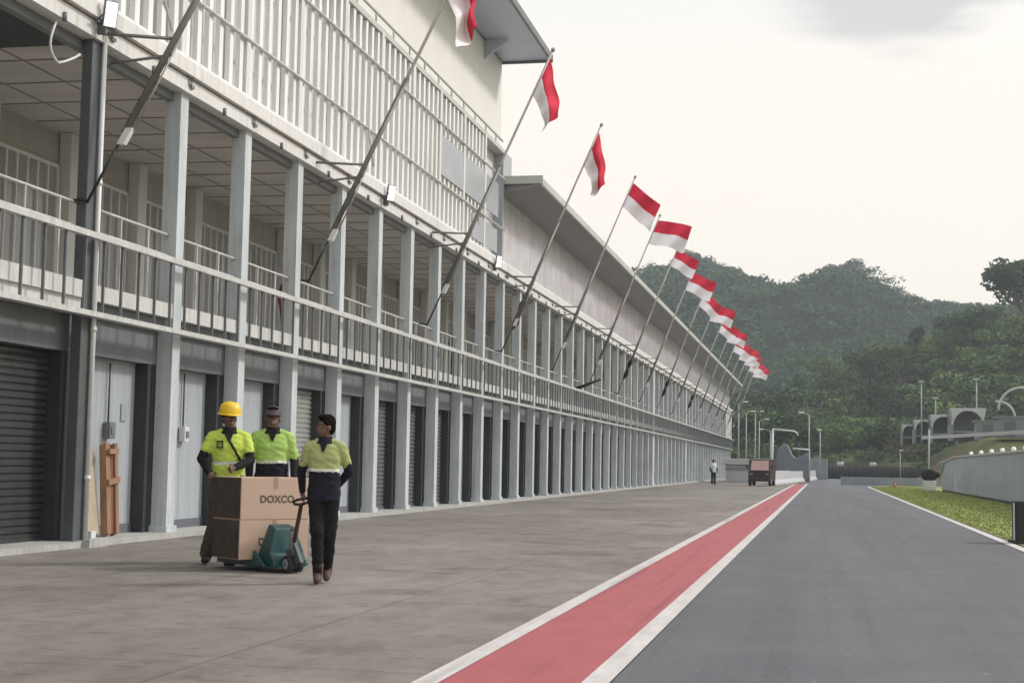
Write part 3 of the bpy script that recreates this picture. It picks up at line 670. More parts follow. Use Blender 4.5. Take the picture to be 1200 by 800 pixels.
    if collar:
        b = MB(); c0 = g['neck']
        b.tube([c0+V3((0, .008, -.02)), c0+V3((0, .008, .03)), c0+V3((0, .006, .055))], [.115, .088, .078], 16, cap=False)
        b.add([c0+V3(v) for v in ((-.05, -.105, .01), (.05, -.105, .01), (.015, -.145, -.10), (-.015, -.145, -.10))], [(0, 1, 2, 3)]); b.build('collar', collar, t)
    if sleeve:   # dark long sleeves below the short ones
        for s in 'LR':
            b = MB(); e = g['sh'+s].lerp(g['el'+s], sl-.1); b.cap(e, g['el'+s], .057, .053); b.cap(g['el'+s], g['wr'+s], .053, .040)
            inst('under_sleeve', fuse(b, .009, 3, 'under_sleeve', sleeve), t)
    if hair:
        b = MB(); b.ball(H(0, .024, .048), (.087, .100, .090), 16, rot=RH); b.ball(H(0, .065, -.005), (.075, .055, .075), 14, rot=RH)
        b.ball(H(0, -.03, .10), (.07, .06, .035), 12, rot=RH)
        inst('hair', fuse(b, .008, 2, 'hair', hair), t)
    if detail:
        b = MB()
        for s in (-1, 1): b.ball(H(s*.031, -.082, .004), (.013, .007, .007), 8, rot=RH)
        b.build('eyes', M['eye_white'], t)
        b = MB()
        for s in (-1, 1): b.ball(H(s*.031, -.088, .004), (.006, .003, .006), 8, rot=RH); b.cap(H(s*.016, -.088, .024), H(s*.046, -.078, .026), .004, .003, 6)
        b.build('brows', M['hair'], t)
    if helmet:
        b = MB(); n = 20; vs = []; rows = [(0, .118, .140, .0), (.25, .117, .138, .045), (.5, .105, .124, .090), (.75, .075, .09, .120), (1, .004, .004, .133)]
        for (_, rx, ry, z) in rows:
            for k in range(n): a = 2*math.pi*k/n; vs.append(H(rx*math.cos(a), .0+ry*math.sin(a), .055+z))
        b.add(vs, [(i*n+k, i*n+(k+1)%n, (i+1)*n+(k+1)%n, (i+1)*n+k) for i in range(4) for k in range(n)], 0, True)
        hm = b.build('helmet', M['helmet'], t)
        b = MB(); vs = []
        for rx, ry, z in ((.117, .139, .062), (.134, .158, .050), (.134, .158, .042), (.112, .134, .050)):
            for k in range(n):
                a = 2*math.pi*k/n; f = 1+.20*max(0, -math.sin(a))**3; vs.append(H(rx*math.cos(a), ry*f*math.sin(a), z))
        b.add(vs, [(i*n+k, i*n+(k+1)%n, ((i+1)%4)*n+(k+1)%n, ((i+1)%4)*n+k) for i in range(4) for k in range(n)], 0, True); b.build('brim', M['helmet'], hm)
        b = MB(); b.cap(H(0, -.06, .168), H(0, .07, .176), .014, .014, 8); b.build('ridge', M['helmet'], hm)
    if cap_:
        b = MB(); b.ball(H(0, .012, .065), (.092, .108, .080), 16, rot=RH); b.ball(H(0, .0, .04), (.093, .110, .035), 16, rot=RH)
        cm_ = inst('cap', fuse(b, .008, 2, 'cap', M['cap']), t)
        b = MB(); vs = []
        for k in range(9):
            a = math.pi+math.pi*k/8; vs.append(H(.080*math.cos(a), .085*math.sin(a), .045)); vs.append(H(.085*math.cos(a), .17*math.sin(a)+.0, .022))
        b.add(vs, [(2*k, 2*k+1, 2*k+3, 2*k+2) for k in range(8)], 0, True); bo = b.build('peak', M['black_cloth'], cm_)
        so = bo.modifiers.new('s', 'SOLIDIFY'); so.thickness = .006
    if extras: extras(t, g)
    return t
def vest_bits(t, g):
    b = MB()   # chest badge outline and shoulder strap
    x, z, y = -.10, 1.30, -.148
    for a, c in (((x-.035, z-.04), (x+.035, z-.028)), ((x-.035, z+.03), (x+.035, z+.042)), ((x-.035, z-.03), (x-.023, z+.032)), ((x+.023, z-.03), (x+.035, z+.032))):
        b.box((a[0], y-.004, a[1]), (c[0], y+.03, c[1]))
    b.build('badge', M['black_cloth'], t)
    b = MB(); pts = [(-.06, -.02, 1.475), (-.045, -.09, 1.44), (-.01, -.145, 1.36), (.05, -.160, 1.26), (.11, -.135, 1.16), (.15, -.06, 1.10)]
    for p, q_ in zip(pts[:-1], pts[1:]):
        b.cap(p, q_, .014, .014, 8)
    b.build('strap', M['black_cloth'], t)
FACE = math.atan2(4.83, 14.0)   # turn that faces the camera from about there
# man pulling the jack
person('person in a faded yellow-green and navy shirt pulling the pallet jack by its handle', (-4.80, 14.05, 0), .16,
    dict(yaw=-1.0, slim=.91, cuff=.056, pel=(.0, 0, .95), elL=(-.275, .07, 1.13), wrL=(-.265, .10, .935), palmL=(.8, 0, 0), elR=(.262, .11, 1.14), wrR=(.13, .20, 1.00),
         knL=(-.055, -.07, .51), knR=(.065, .06, .50), anL=(-.045, .0, .085), anR=(.02, .26, .12), hiL=(-.085, 0, .91), hiR=(.085, 0, .91), sleeve=.62, cut=1.13, toeL=(.1, -1, 0), toeR=(.1, -1, -.2)),
    M['hi_dull'], M['black_cloth'], M['boot_brown'], hair=M['hair'], h=1.625, sleeve=M['navy'], hem_dark=M['navy'], collar=M['navy'])
# helmeted man at the left of the cartons
person('person in a yellow safety helmet and bright yellow shirt left of the cartons', (-6.70, 16.2, 0), .42,
    dict(yaw=.25, nod=.12, elL=(-.29, -.02, 1.14), wrL=(-.20, -.20, .99), elR=(.24, -.08, 1.13), wrR=(.07, -.27, 1.05), knL=(-.12, -.02, .50), anL=(-.20, .05, .085), knR=(.09, -.06, .50), anR=(.10, -.04, .085), sleeve=.6, cut=1.08),
    M['hi_yellow'], M['khaki'], M['boot'], hair=M['hair'], helmet=True, h=1.77, sleeve=M['black_cloth'], collar=M['black_cloth'], extras=vest_bits)
# man behind the cartons
person('person in a dark cap and light green and navy shirt standing behind the cartons', (-6.36, 16.7, 0), .34,
    dict(yaw=-.1, elL=(-.25, .02, 1.12), elR=(.25, .02, 1.12), wrL=(-.24, -.10, .92), wrR=(.25, -.12, .92), sleeve=.8, cut=1.09),
    M['hi_green'], M['navy'], M['boot'], hair=M['hair'], cap_=True, h=1.79, sleeve=M['black_cloth'], hem_dark=M['navy'], collar=M['black_cloth'])
person('person in a white top and black trousers far off by the building end', (-7.48, 104.8, 0), .6,
    dict(sleeve=.8, cut=.5), M['white_cloth'], M['black_cloth'], M['boot'], hair=M['hair'], band=False, vox=.02, detail=False, h=1.70, sleeve=M['black_cloth'])
for (x, y, s, lab) in ((-10.45, 41.9, M['black_cloth'], 'person in dark clothes leaning at the balcony rail above the middle garages'), (-10.45, 59.2, M['black_cloth'], 'person in black standing at the balcony rail near the jutting dark bar'), (-11.5, 30.9, M['red_shirt'], 'person in dark red standing inside the balcony behind a pale column')):
    person(lab, (x, y, 3.52), 1.2, dict(sleeve=.8, cut=.5), s, M['black_cloth'], M['boot'], hair=M['hair'], band=False, vox=.02, detail=False, h=1.60 if x > -11 else 1.95*.9, sleeve=s)

# ------------------------------------------------------------------ cartons and pallet jack
mdir = Vector((.761, -.649, 0)); tdir = Vector((.649, .761, 0)); rzj = math.atan2(mdir.x, -mdir.y)   # local -y -> mdir
fl = Vector((-6.13, 15.2, 0)); cc = fl+tdir*.42-mdir*.32
def carton(z0, hgt, label, dx=0):
    t = thing('carton', label, 'box', (cc.x+dx, cc.y, z0), rzj)
    MB().box((-.42, -.32, 0), (.42, .32, hgt)).build('box', M['carton'], t, bevel=.006)
    MB().box((-.4245, -.31, .01), (-.4215, .31, hgt-.005)).build('side_shade', M['side_shade'], t)  # thin sheet added to darken the shaded left side
    b = MB(); b.box((-.025, -.3225, hgt-.12), (.025, -.3205, hgt+.002)); b.box((-.025, -.3225, hgt+.0005), (.025, .3225, hgt+.0022)); b.build('tape', M['tape'], t)
    c = bpy.data.curves.new('txt', 'FONT'); c.body = 'DOXCO'; c.size = .108; c.extrude = .0008; c.align_x = 'CENTER'; c.space_character = 1.06; c.offset = .004
    o = bpy.data.objects.new('txt', c); col.objects.link(o); dg = bpy.context.evaluated_depsgraph_get(); dg.update()
    me = bpy.data.meshes.new_from_object(o.evaluated_get(dg)); bpy.data.objects.remove(o)
    me.materials.clear(); me.materials.append(M['ink']); l = inst('lettering', me, t, (.02, -.3215, hgt-.27)); l.rotation_euler = (math.pi/2, 0, 0)
    return t
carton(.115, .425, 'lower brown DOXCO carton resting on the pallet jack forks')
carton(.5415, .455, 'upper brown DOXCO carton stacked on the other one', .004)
J = thing('pallet_jack', 'teal hand pallet jack with a dark handle under the brown cartons', 'pallet jack', (cc.x+mdir.x*.32, cc.y+mdir.y*.32, 0), rzj)
# local: -y toward the puller, forks go +y ; box face at y=0
for s in (-1, 1):
    b = MB(); b.prism([(s*.19-.075, .045), (s*.19+.075, .045), (s*.19+.075, .11), (s*.19-.075, .11)], -.02, .82); b.build('fork', M['jack'], J, bevel=.008)
    b = MB(); b.tube([(s*.19-.05, .66, .045), (s*.19+.05, .66, .045)], .042, 14); b.build('fork_roller', M['rubber'], J)
b = MB(); b.prism([(-.01, .05), (-.36, .05), (-.36, .13), (-.30, .20), (-.24, .46), (-.10, .50), (-.01, .16)], -.14, .14, axis='x')
b.v = [(v[0]*(.9 if v[2] > .3 else 1.45), v[1], v[2]) for v in b.v]; b.build('head_frame', M['jack'], J, bevel=.012)
b = MB(); b.prism([(-.02, .05), (-.30, .06), (-.05, .22)], -.28, -.245, axis='x'); b.prism([(-.02, .05), (-.30, .06), (-.05, .22)], .245, .28, axis='x'); b.build('side_web', M['jack'], J, bevel=.006)
b = MB(); b.tube([(0, -.42, .10), (0, -.42, .44)], .045, 14); b.tube([(0, -.42, .44), (0, -.42, .49)], .03, 12); b.build('pump_cylinder', M['steel_mid'], J)
for s in (-1, 1):
    w_ = MB().tube([(s*.06-.028, -.42, .09), (s*.06+.028, -.42, .09)], .09, 22).build('steer_wheel', M['rubber'], J)
    MB().tube([(s*.06-.030, -.42, .09), (s*.06+.030, -.42, .09)], .055, 18).build('rim', M['wheel'], w_)
b = MB(); b.tube([(-.1, -.42, .09), (.1, -.42, .09)], .018, 8); b.box((-.05, -.50, .18), (.05, -.36, .24)); b.prism([(-.50, .10), (-.62, .12), (-.42, .38), (-.40, .30)], -.02, .02, axis='x'); b.build('steering_yoke', M['steel_dark'], J)
# handle: to the puller's hand, in world then to local
inv = Matrix.Rotation(-rzj, 3, 'Z'); def_l = lambda w: inv @ (Vector(w)-J.location)
h0 = def_l((J.location.x+mdir.x*.45, J.location.y+mdir.y*.45, .34)); 
h1 = def_l(Vector((-5.07, 14.16, .755)))
b = MB(); b.tube([h0, h1], [.026, .02], 10); hb = b.build('handle', M['handle'], J)
d_ = (h1-h0).normalized(); sd = Vector((1, 0, 0)); sd = (sd-d_*sd.dot(d_)).normalized()
b = MB(); b.tube([h1, h1+d_*.04+sd*.07, h1+d_*.13+sd*.085, h1+d_*.17+sd*.05, h1+d_*.175, h1+d_*.17-sd*.05, h1+d_*.13-sd*.085, h1+d_*.04-sd*.07, h1], .014, 8); b.build('grip', M['rubber'], hb)

# ------------------------------------------------------------------ far end of the lane
t = thing('microvan', 'small maroon microvan facing us with a pale pink sky reflection in the windscreen colour', 'van', (-4.15, 100, 0), -.08)
b = MB(); b.prism([(0, .32), (0, .98), (.42, 1.72), (.65, 1.80), (3.1, 1.78), (3.25, 1.0), (3.25, .32)], -.72, .72, axis='x'); b.build('body', M['maroon'], t, bevel=.05)
b = MB(); b.add([(-.56, .015, 1.03), (.62, .015, 1.03), (.58, .385, 1.66), (-.52, .385, 1.66)], [(0, 1, 2, 3)]); so = b.build('windscreen', M['windscreen'], t); so.location.y = -.03; m_ = so.modifiers.new('s', 'SOLIDIFY'); m_.thickness = .01
for s in (-1, 1):
    for yy in (.55, 2.6):
        w_ = MB().tube([(s*.66-.09, yy, .28), (s*.66+.09, yy, .28)], .28, 18).build('wheel', M['rubber'], t); MB().tube([(s*.66-.095, yy, .28), (s*.66+.095, yy, .28)], .15, 14).build('rim', M['wheel'], w_)
    MB().box((s*.52-.1, -.02, .70), (s*.52+.1, .02, .84)).build('headlight', M['plastic_grey'], t, bevel=.02)
    MB().box((s*.82-.06, .25, 1.15), (s*.82+.06, .30, 1.35)).build('mirror', M['black'], t, bevel=.02)
MB().box((-.70, -.07, .30), (.70, -.005, .50)).build('bumper', M['black'], t, bevel=.03)
t = thing('site_cabin', 'low white cabin with a pale roof band at the end of the building', 'cabin', (-6.6, 120, 0))
MB().box((-1.0, 0, 0), (.85, 4, 1.35)).build('wall', M['barrier'], t); MB().box((-1.05, -.08, .98), (.9, -.003, 1.20)).build('window_strip', M['barrier_grey'], t); MB().box((-1.15, -.3, 1.40), (1.0, 4.2, 1.88)).build('roof', M['barrier'], t, bevel=.05)
MB().box((-1.02, -.02, 1.352), (.87, 4.02, 1.398)).build('trim', M['steel_mid'], t)
def jersey(name, label, p0, p1, h_=.95, m=M['barrier'], grp=None):
    p0 = Vector((*p0, 0)); p1 = Vector((*p1, 0)); d = p1-p0; L = d.length; a = math.atan2(d.y, d.x)
    t = MB().prism([(-.28, 0), (-.26, .12), (-.11, .35), (-.09, h_), (.09, h_), (.11, .35), (.26, .12), (.28, 0)], 0, L).build(name, m)
    t.location = p0; t.rotation_euler = (0, 0, a-math.pi/2); return tag(t, label, 'barrier', grp)
jersey('concrete_barrier', 'white concrete barrier right of the maroon van', (-3.6, 108), (-2.75, 125), 1.0)
jersey('concrete_barrier', 'white concrete barrier continuing beside the red strip past the tarpaulin', (-2.75, 125.3), (-1.45, 150), .95)
jersey('concrete_barrier', 'farthest white concrete barrier where the red strip ends', (-1.45, 150.3), (-.5, 185), 1.0)
t = thing('tarpaulin_stack', 'slate-blue tarpaulin-covered pile with a peaked left end behind the white barrier', 'covered pile', (-2.9, 141, 0))
b = MB(); b.prism([(-1.5, 0), (-1.35, 2.9), (-.7, 3.55), (-.35, 3.3), (.0, 2.5), (.35, 2.15), (.9, 2.25), (1.35, 2.7), (1.55, 2.3), (1.6, 0)], 0, 3.5); b.build('tarpaulin', M['tarp'], t, bevel=.1)
t = thing('grey_fence_panel', 'low grey panel fence behind the barriers left of the dark tyre wall', 'fence', (-1.2, 170, 0))
b = MB(); b.box((-3.5, 0, 0), (1.6, .1, 2.3)); b.build('panel', M['barrier_grey'], t); b = MB(); [b.box((-3.5+i*.85, -.06, 0), (-3.42+i*.85, -.002, 2.4)) for i in range(7)]; b.build('post', M['galv'], t)
# white gantry pole
t = thing('signal_mast', 'white L-shaped mast with a long drooping arm behind the maroon van', 'mast', (-3.62, 108, 0))
MB().tube([(0, 0, 0), (.1, 0, 4.0)], [.09, .07], 10).build('pole', M['white_post'], t)
MB().tube([(.1, 0, 3.95), (1.55, 0, 3.82), (1.75, 0, 3.72), (1.88, 0, 3.5)], [.07, .06, .06, .05], 10).build('arm', M['white_post'], t)
def lamp(x, y, h_, lab, arm=.7, side=1, m=M['galv'], grp='lamp posts past the end of the building'):
    t = thing('lamp_post', lab, 'lamp post', (x, y, 0), 0, grp)
    MB().tube([(0, 0, 0), (0, 0, h_)], [.09, .05], 8).build('pole', m, t)
    MB().tube([(0, 0, h_-.02), (side*arm*.5, 0, h_+.16), (side*arm, 0, h_+.2)], .04, 6).build('arm', m, t)
    MB().box((side*arm-.25, -.13, h_+.15), (side*arm+.25, .13, h_+.25)).build('lamp_head', M['lamp_white'], t, bevel=.03)
    return t
for i, (x, y, h_, a, s) in enumerate(((-9.4, 171, 8.4, .8, 1), (-8.9, 178, 7.6, .8, 1), (-8.2, 186, 7.9, .8, 1), (-7.3, 176, 6.6, .9, 1), (-6.2, 182, 5.6, 1.1, -1))):
    lamp(x, y, h_, ['grey lamp post closest to the building end', 'grey lamp post second from the building end', 'grey lamp post third from the building end', 'grey lamp post with a bright head just left of the maroon van', 'shorter lamp post with its arm to the left above the maroon van'][i], a, s)
lamp(-1.3, 141, 6.15, 'lamp post with its head to the left, standing over the tarpaulin pile', .7, -1)
t = thing('sign_mast', 'short grey mast with a horizontal arm at the tarpaulin pile', 'mast', (-1.25, 139, 0)); MB().tube([(0, 0, 0), (0, 0, 2.95)], .06, 8).build('pole', M['galv'], t); MB().tube([(0, 0, 2.9), (-1.5, 0, 3.0)], .07, 8).build('arm', M['white_post'], t)
lamp(-.35, 165, 5.2, 'thin lamp post right of the tarpaulin pile, before the dark tyre wall', .1, -1)
# tyre wall
t = thing('tyre_wall', 'long dark tyre wall across the end of the lane', 'barrier', (6, 190, 0))
b = MB(); b.box((-6.4, 0, .0), (8, 1.4, 1.55)); b.build('backing', M['black'], t)
b = MB()
for i in range(40): b.tube([(-6.2+i*.36, -.14, 0.0), (-6.2+i*.36, -.14, 1.5)], .17, 8)
b.build('tyres', M['rubber'], t)
t = MB().prism([(0, 0), (.03, .62), (.25, .62), (.3, 0)], 1.3, 8.6, axis='x').build('low_wall', M['barrier_grey'], loc=(0, 118.2, 0)); tag(t, 'low grey wall between the lane and the dark tyre wall', 'wall')
for i, (x, lab) in enumerate(((2.05, 'white drum on the dark tyre wall, leftmost of the pair'), (6.0, 'white drum on the dark tyre wall, nearer the pale pole'))):
    tag(MB().tube([(0, 0, 0), (0, 0, .55)], [.42, .38], 12).build('drum', M['barrier'], loc=(x, 190.6, 1.55)), lab, 'drum')
lamp(9.2, 189, 3.4, 'short pale post standing right behind the tyre wall', .1, 1)

# right-hand wall
t = thing('lane_wall', 'bluish-grey clad wall with a pale cap along the right of the grass verge', 'wall', (6.9, 70, 0))
b = MB()
for i in range(30):
    y0 = -38+i*1.95; y1 = y0+1.93
    if y1 < 14: b.box((0, y0, .10), (.12, y1, 1.92))
b.build('cladding', M['wall_panel'], t)
MB().prism([(14, .1), (22.6, .1), (23.0, .15), (22.9, 1.35), (22.6, 1.6), (14, 1.9)], 0.003, .117, axis='x').build('end_panel', M['wall_panel'], t)
MB().box((-.06, -40, 1.92), (.2, 14, 1.99)).build('cap', M['wall_cap'], t); MB().obox((.07, 18.5, 1.80), (.13, 0, 0), (0, 4.5, -.145), (0, 0, .035)).build('sloping_cap', M['wall_cap'], t)
MB().box((.02, -40, 0), (.10, 22.6, .1)).build('base_shadow_strip', M['black'], t)  # solid black strip: shadow of the gap under the cladding, as colour
MB().prism([(20.4, 1.62), (22.5, 1.50), (22.7, .9)], -.02, .0, axis='x').build('teal_sheet', M['teal'], t)
dm = MB(); dm.ball((0, 0, .07), (.10, .10, .10), 12); dm = dm.mesh('wall_cap_light', M['lamp_white'])
for i, y in enumerate((75.2, 70.5, 66.2, 62.3, 58.7, 55.3, 52.2)):
    tag(inst('globe_light', dm, None, (6.97, y, 1.985)), 'round white globe in the row on top of the grey wall', 'globe light', 'white globes along the wall top')
t = thing('marker_block', 'white block with a black cover at the far end of the grey wall', 'block', (6.35, 95, 0))
MB().box((-.38, -.2, 0), (.38, .3, .60)).build('base', M['barrier'], t, bevel=.03); b = MB(); b.ball((0, .05, .92), (.5, .3, .38), 14); b.ball((.35, .05, .95), (.3, .2, .2), 10); b.build('cover', M['black_cloth'], t)
t = thing('slim_pole', 'slim pale pole rising behind the black-covered block', 'pole', (6.42, 97, 0)); MB().tube([(0, 0, 0), (.06, 0, 3.75)], .055, 8).build('pole', M['galv'], t)
t = thing('bollard_box', 'black bollard box at the right edge of the grass verge', 'bollard', (3.42, 26.9, 0))
MB().box((-.24, -.2, 0), (.3, .25, .72)).build('body', M['black'], t, bevel=.03); MB().box((-.262, -.21, .02), (-.243, -.12, .68)).build('side_strip', M['wall_cap'], t); MB().box((-.30, -.26, 0), (.36, .3, .05)).build('base', M['rubber'], t)
tag(MB().tube([(0, 0, 0), (0, 0, .3)], [.14, .03], 10).build('marker_cone', mat('orange_cone', (.45, .13, .04), .6), loc=(4.9, 108, 0)), 'tiny orange marker at the far corner of the grass verge', 'cone')

# ------------------------------------------------------------------ terrain
FAR = [(-40, .09), (-14, .10), (-8.58, .118), (-6.62, .130), (-5.32, .132), (-4.18, .132), (-3.04, .125), (-1.92, .119), (-.48, .1215), (.62, .1275), (1.4, .123), (2.03, .116), (3.27, .1035), (4.18, .102), (5.39, .099), (7.18, .100), (10, .10), (40, .09)]
NEAR = [(-40, .0), (-8.5, .0), (-5.3, .012), (-3.0, .030), (-2.06, .045), (-.48, .060), (1.09, .070), (2.65, .081), (4.18, .090), (5.39, .099), (6.44, .101), (7.18, .103), (10.1, .108), (18, .11), (40, .10)]
def itp(tb, a): return np.interp(a, [p[0] for p in tb], [p[1] for p in tb])
def sstep(a, b_, x): q_ = np.clip((x-a)/(b_-a), 0, 1); return q_*q_*(3-2*q_)
def hash_noise(x, y, s, seed):
    r_ = np.random.default_rng(seed); G = r_.random((64, 64)); x = x/s; y = y/s; xi = np.floor(x).astype(int); yi = np.floor(y).astype(int); fx = x-xi; fy = y-yi
    fx = fx*fx*(3-2*fx); fy = fy*fy*(3-2*fy); g_ = lambda i, j: G[(xi+i) % 64, (yi+j) % 64]
    return (g_(0, 0)*(1-fx)+g_(1, 0)*fx)*(1-fy)+(g_(0, 1)*(1-fx)+g_(1, 1)*fx)*fy
DF, DN = 640., 330.
def height(x, y):
    az = np.degrees(np.arctan2(x, y)); d = np.hypot(x, y)
    f = (itp(FAR, az)*DF+1.2-9)*(sstep(330, DF, d)**.9)*(1-.35*sstep(DF, 1000, d))
    f = f+(hash_noise(x, y, 70, 3)-.5)*22*sstep(350, 450, d)*(1-sstep(560, DF, d))
    n_ = (itp(NEAR, az)*DN+1.2-5.5)*sstep(205, DN, d)*(1-.75*sstep(DN+10, 520, d))
    n_ = n_+(hash_noise(x, y, 40, 5)-.5)*8*sstep(215, 250, d)*(1-sstep(300, DN, d))*np.clip(itp(NEAR, az)*12, 0, 1)
    # embankment at the right, carrying the arched building
    xb = 6.5+np.clip((d-120)*.02, -1, 6)
    e = 4.9*sstep(0, 8, x-xb-2)*sstep(122, 165, d)
    e2 = 2.3*sstep(198, 215, d)
    return np.maximum(np.maximum(f, n_), np.maximum(e, e2))+(hash_noise(x, y, 6, 9)-.5)*.5*sstep(205, 230, d)
def terr_grid(name, m, azs, ds):
    A, Dd = np.meshgrid(np.radians(azs), ds); X = np.sin(A)*Dd; Y = np.cos(A)*Dd; Z = height(X, Y)-.02; na = len(azs); nd = len(ds)
    vs = np.stack([X.ravel(), Y.ravel(), Z.ravel()], 1); b = MB(); b.v = [tuple(v) for v in vs]
    for j in range(nd-1):
        for i in range(na-1): b.f.append((j*na+i, j*na+i+1, (j+1)*na+i+1, (j+1)*na+i)); b.mi.append(0); b.sm.append(True)
    return struct(b.build(name, m))
ds2 = np.concatenate([np.arange(196, 520, 4.), np.arange(520, 1050, 10.)])
terr_grid('hillside', M['hill'], np.arange(-42, 42.01, .6), ds2)
# nearer grassy bank as its own sheet
xs = np.arange(7.5, 70, 1.0); ysb = np.arange(110, 216, 2.0); b = MB(); X, Yb = np.meshgrid(xs, ysb)
Z = height(X, Yb)-.05; Z[:, 0] = -.1; Z[0, :] = -.1; n = len(xs); b.v = [tuple(v) for v in np.stack([X.ravel(), Yb.ravel(), Z.ravel()], 1)]
for j in range(len(ysb)-1):
    for i in range(n-1): b.f.append((j*n+i, j*n+i+1, (j+1)*n+i+1, (j+1)*n+i)); b.mi.append(0); b.sm.append(True)
struct(b.build('grassy_bank', M['bank']))

# ------------------------------------------------------------------ trees
def crown_quads(n, lobes, size, seed):
    r_ = np.random.default_rng(seed); li = r_.integers(0, len(lobes), n); L = np.array(lobes)[li]
    d = r_.normal(size=(n, 3)); d /= np.linalg.norm(d, axis=1)[:, None]; rad = r_.random(n)**.28
    c = L[:, :3]+d*rad[:, None]*L[:, 3:6]
    nn = d+r_.normal(size=(n, 3))*.55; nn /= np.linalg.norm(nn, axis=1)[:, None]; up = r_.normal(size=(n, 3)); u = np.cross(nn, up); u /= np.linalg.norm(u, axis=1)[:, None]; w_ = np.cross(nn, u)
    s = size*(.6+.8*r_.random(n))[:, None]; s2 = s*(.5+.4*r_.random(n))[:, None]
    return np.stack([c-u*s, c-w_*s2, c+u*s, c+w_*s2], 1)
def lobes_of(kind, seed):
    r_ = np.random.default_rng(seed); out = []
    if kind == 'round':
        for k in range(9): a = r_.random()*6.28; q_ = r_.random()**.6*.30; z = .52+r_.random()*.34; rr = .16+.10*r_.random(); out.append((math.cos(a)*q_, math.sin(a)*q_, z, rr, rr, rr*.75))
    if kind == 'spread':
        for k in range(12): a = r_.random()*6.28; q_ = r_.random()**.5*.55; z = .66+r_.random()*.22; rr = .15+.10*r_.random(); out.append((math.cos(a)*q_, math.sin(a)*q_, z, rr*1.2, rr*1.2, rr*.55))
    if kind == 'tall':
        for k in range(9): z = .30+.65*k/9; rr = (.17-.10*k/9)+.04*r_.random(); a = r_.random()*6.28; out.append((math.cos(a)*.07, math.sin(a)*.07, z, rr, rr, rr))
    return out
def tree_proto(kind, seed, nleaf, leaf, m):
    lb = lobes_of(kind, seed); q_ = crown_quads(nleaf, lb, leaf, seed); cme = fast_mesh('crown', q_, 4, m)
    b = MB(); b.tube([(0, 0, -.08), (.01, 0, .25), (-.01, .01, .5), (0, 0, .72)], [.035, .026, .018, .008], 7)
    for l in lb[:6]: b.tube([(0, 0, .32), (l[0]*.6, l[1]*.6, l[2]-.12), (l[0], l[1], l[2])], [.016, .010, .004], 5)
    return cme, b.mesh('trunk', M['bark'])
protos = {}
dense = [tree_proto('round', 5, 3600, .024, M['leaf_dark'])]
for kd in ('round', 'spread', 'tall'):
    for mi_, mm in (('far', M['leaf_far']), ('mid', M['leaf_mid']), ('dark', M['leaf_dark']), ('olive', M['leaf_olive'])):
        protos[kd, mi_] = [tree_proto(kd, 17*s+len(kd)+len(mi_), 750, .030, mm) for s in (1, 2)]
def tree(kind, m, x, y, hgt, lab, grp, wid=1., name='tree'):
    z = float(height(np.array([x]), np.array([y]))[0])
    c_, t_ = dense[0] if hgt > 15 else random.choice(protos[kind, m]); t = thing(name, lab, 'tree', (x, y, z-.2), random.random()*6.28, grp)
    t.scale = (hgt*wid, hgt*wid, hgt); inst('crown', c_, t); inst('trunk', t_, t); return t
def pol(az, d): return math.sin(R(az))*d, math.cos(R(az))*d
# crest trees of the far hill
G1 = 'trees along the far hill crest'
for i, (a, dd, hh_, kd) in enumerate([(-6.4, 632, 10, 'round'), (-5.5, 640, 12, 'round'), (-4.9, 636, 14, 'round'), (-4.3, 640, 13, 'round'), (-3.7, 636, 11, 'round'), (-3.1, 640, 9, 'round'), (-2.4, 642, 8, 'round'), (-1.7, 640, 8, 'round'),
        (-1.0, 640, 8, 'spread'), (-.35, 640, 11, 'spread'), (.2, 636, 13, 'spread'), (.75, 640, 14, 'spread'), (1.3, 636, 13, 'spread'), (1.8, 640, 13, 'spread'), (2.3, 636, 12, 'spread'), (2.75, 640, 11, 'spread'), (3.2, 640, 10, 'spread'), (3.7, 640, 8, 'round'), (4.2, 640, 8, 'round'), (4.8, 640, 8, 'round')]):
    x, y = pol(a, dd); tree(kd, 'far', x, y, hh_*1.15, 'rounded tree on the left shoulder of the far hill crest' if kd == 'round' and a < -1 else ('flat-topped tree in the row on the peak of the far hill' if kd == 'spread' else 'low tree where the far hill crest dips to the right'), G1 if kd == 'spread' else ('trees on the left shoulder of the far crest' if a < -1 else 'low trees on the dipping crest'), 1.15)
# crest of the near hill
for i, (a, dd, hh_, kd, mm, lab) in enumerate([(4.25, 318, 9, 'tall', 'dark', 'upright dark tree at the left end of the near hill crest'), (4.7, 322, 7.5, 'round', 'dark', 'dark bushy tree just right of the upright crest tree'), (5.15, 320, 8, 'round', 'mid', 'green bushy tree midway along the near hill crest'), (5.6, 322, 7.5, 'round', 'dark', 'dark tree left of the big crest tree at the right edge'),
        (6.05, 322, 7, 'spread', 'dark', 'low spreading dark tree on the near hill crest'), (7.12, 300, 17.5, 'round', 'dark', 'biggest dark tree on the near crest, at the right edge of the photo'), (7.7, 310, 12, 'round', 'dark', 'dark tree beyond the right edge tree')]):
    x, y = pol(a, dd); tree(kd, mm, x, y, hh_, lab, None, 1.1)
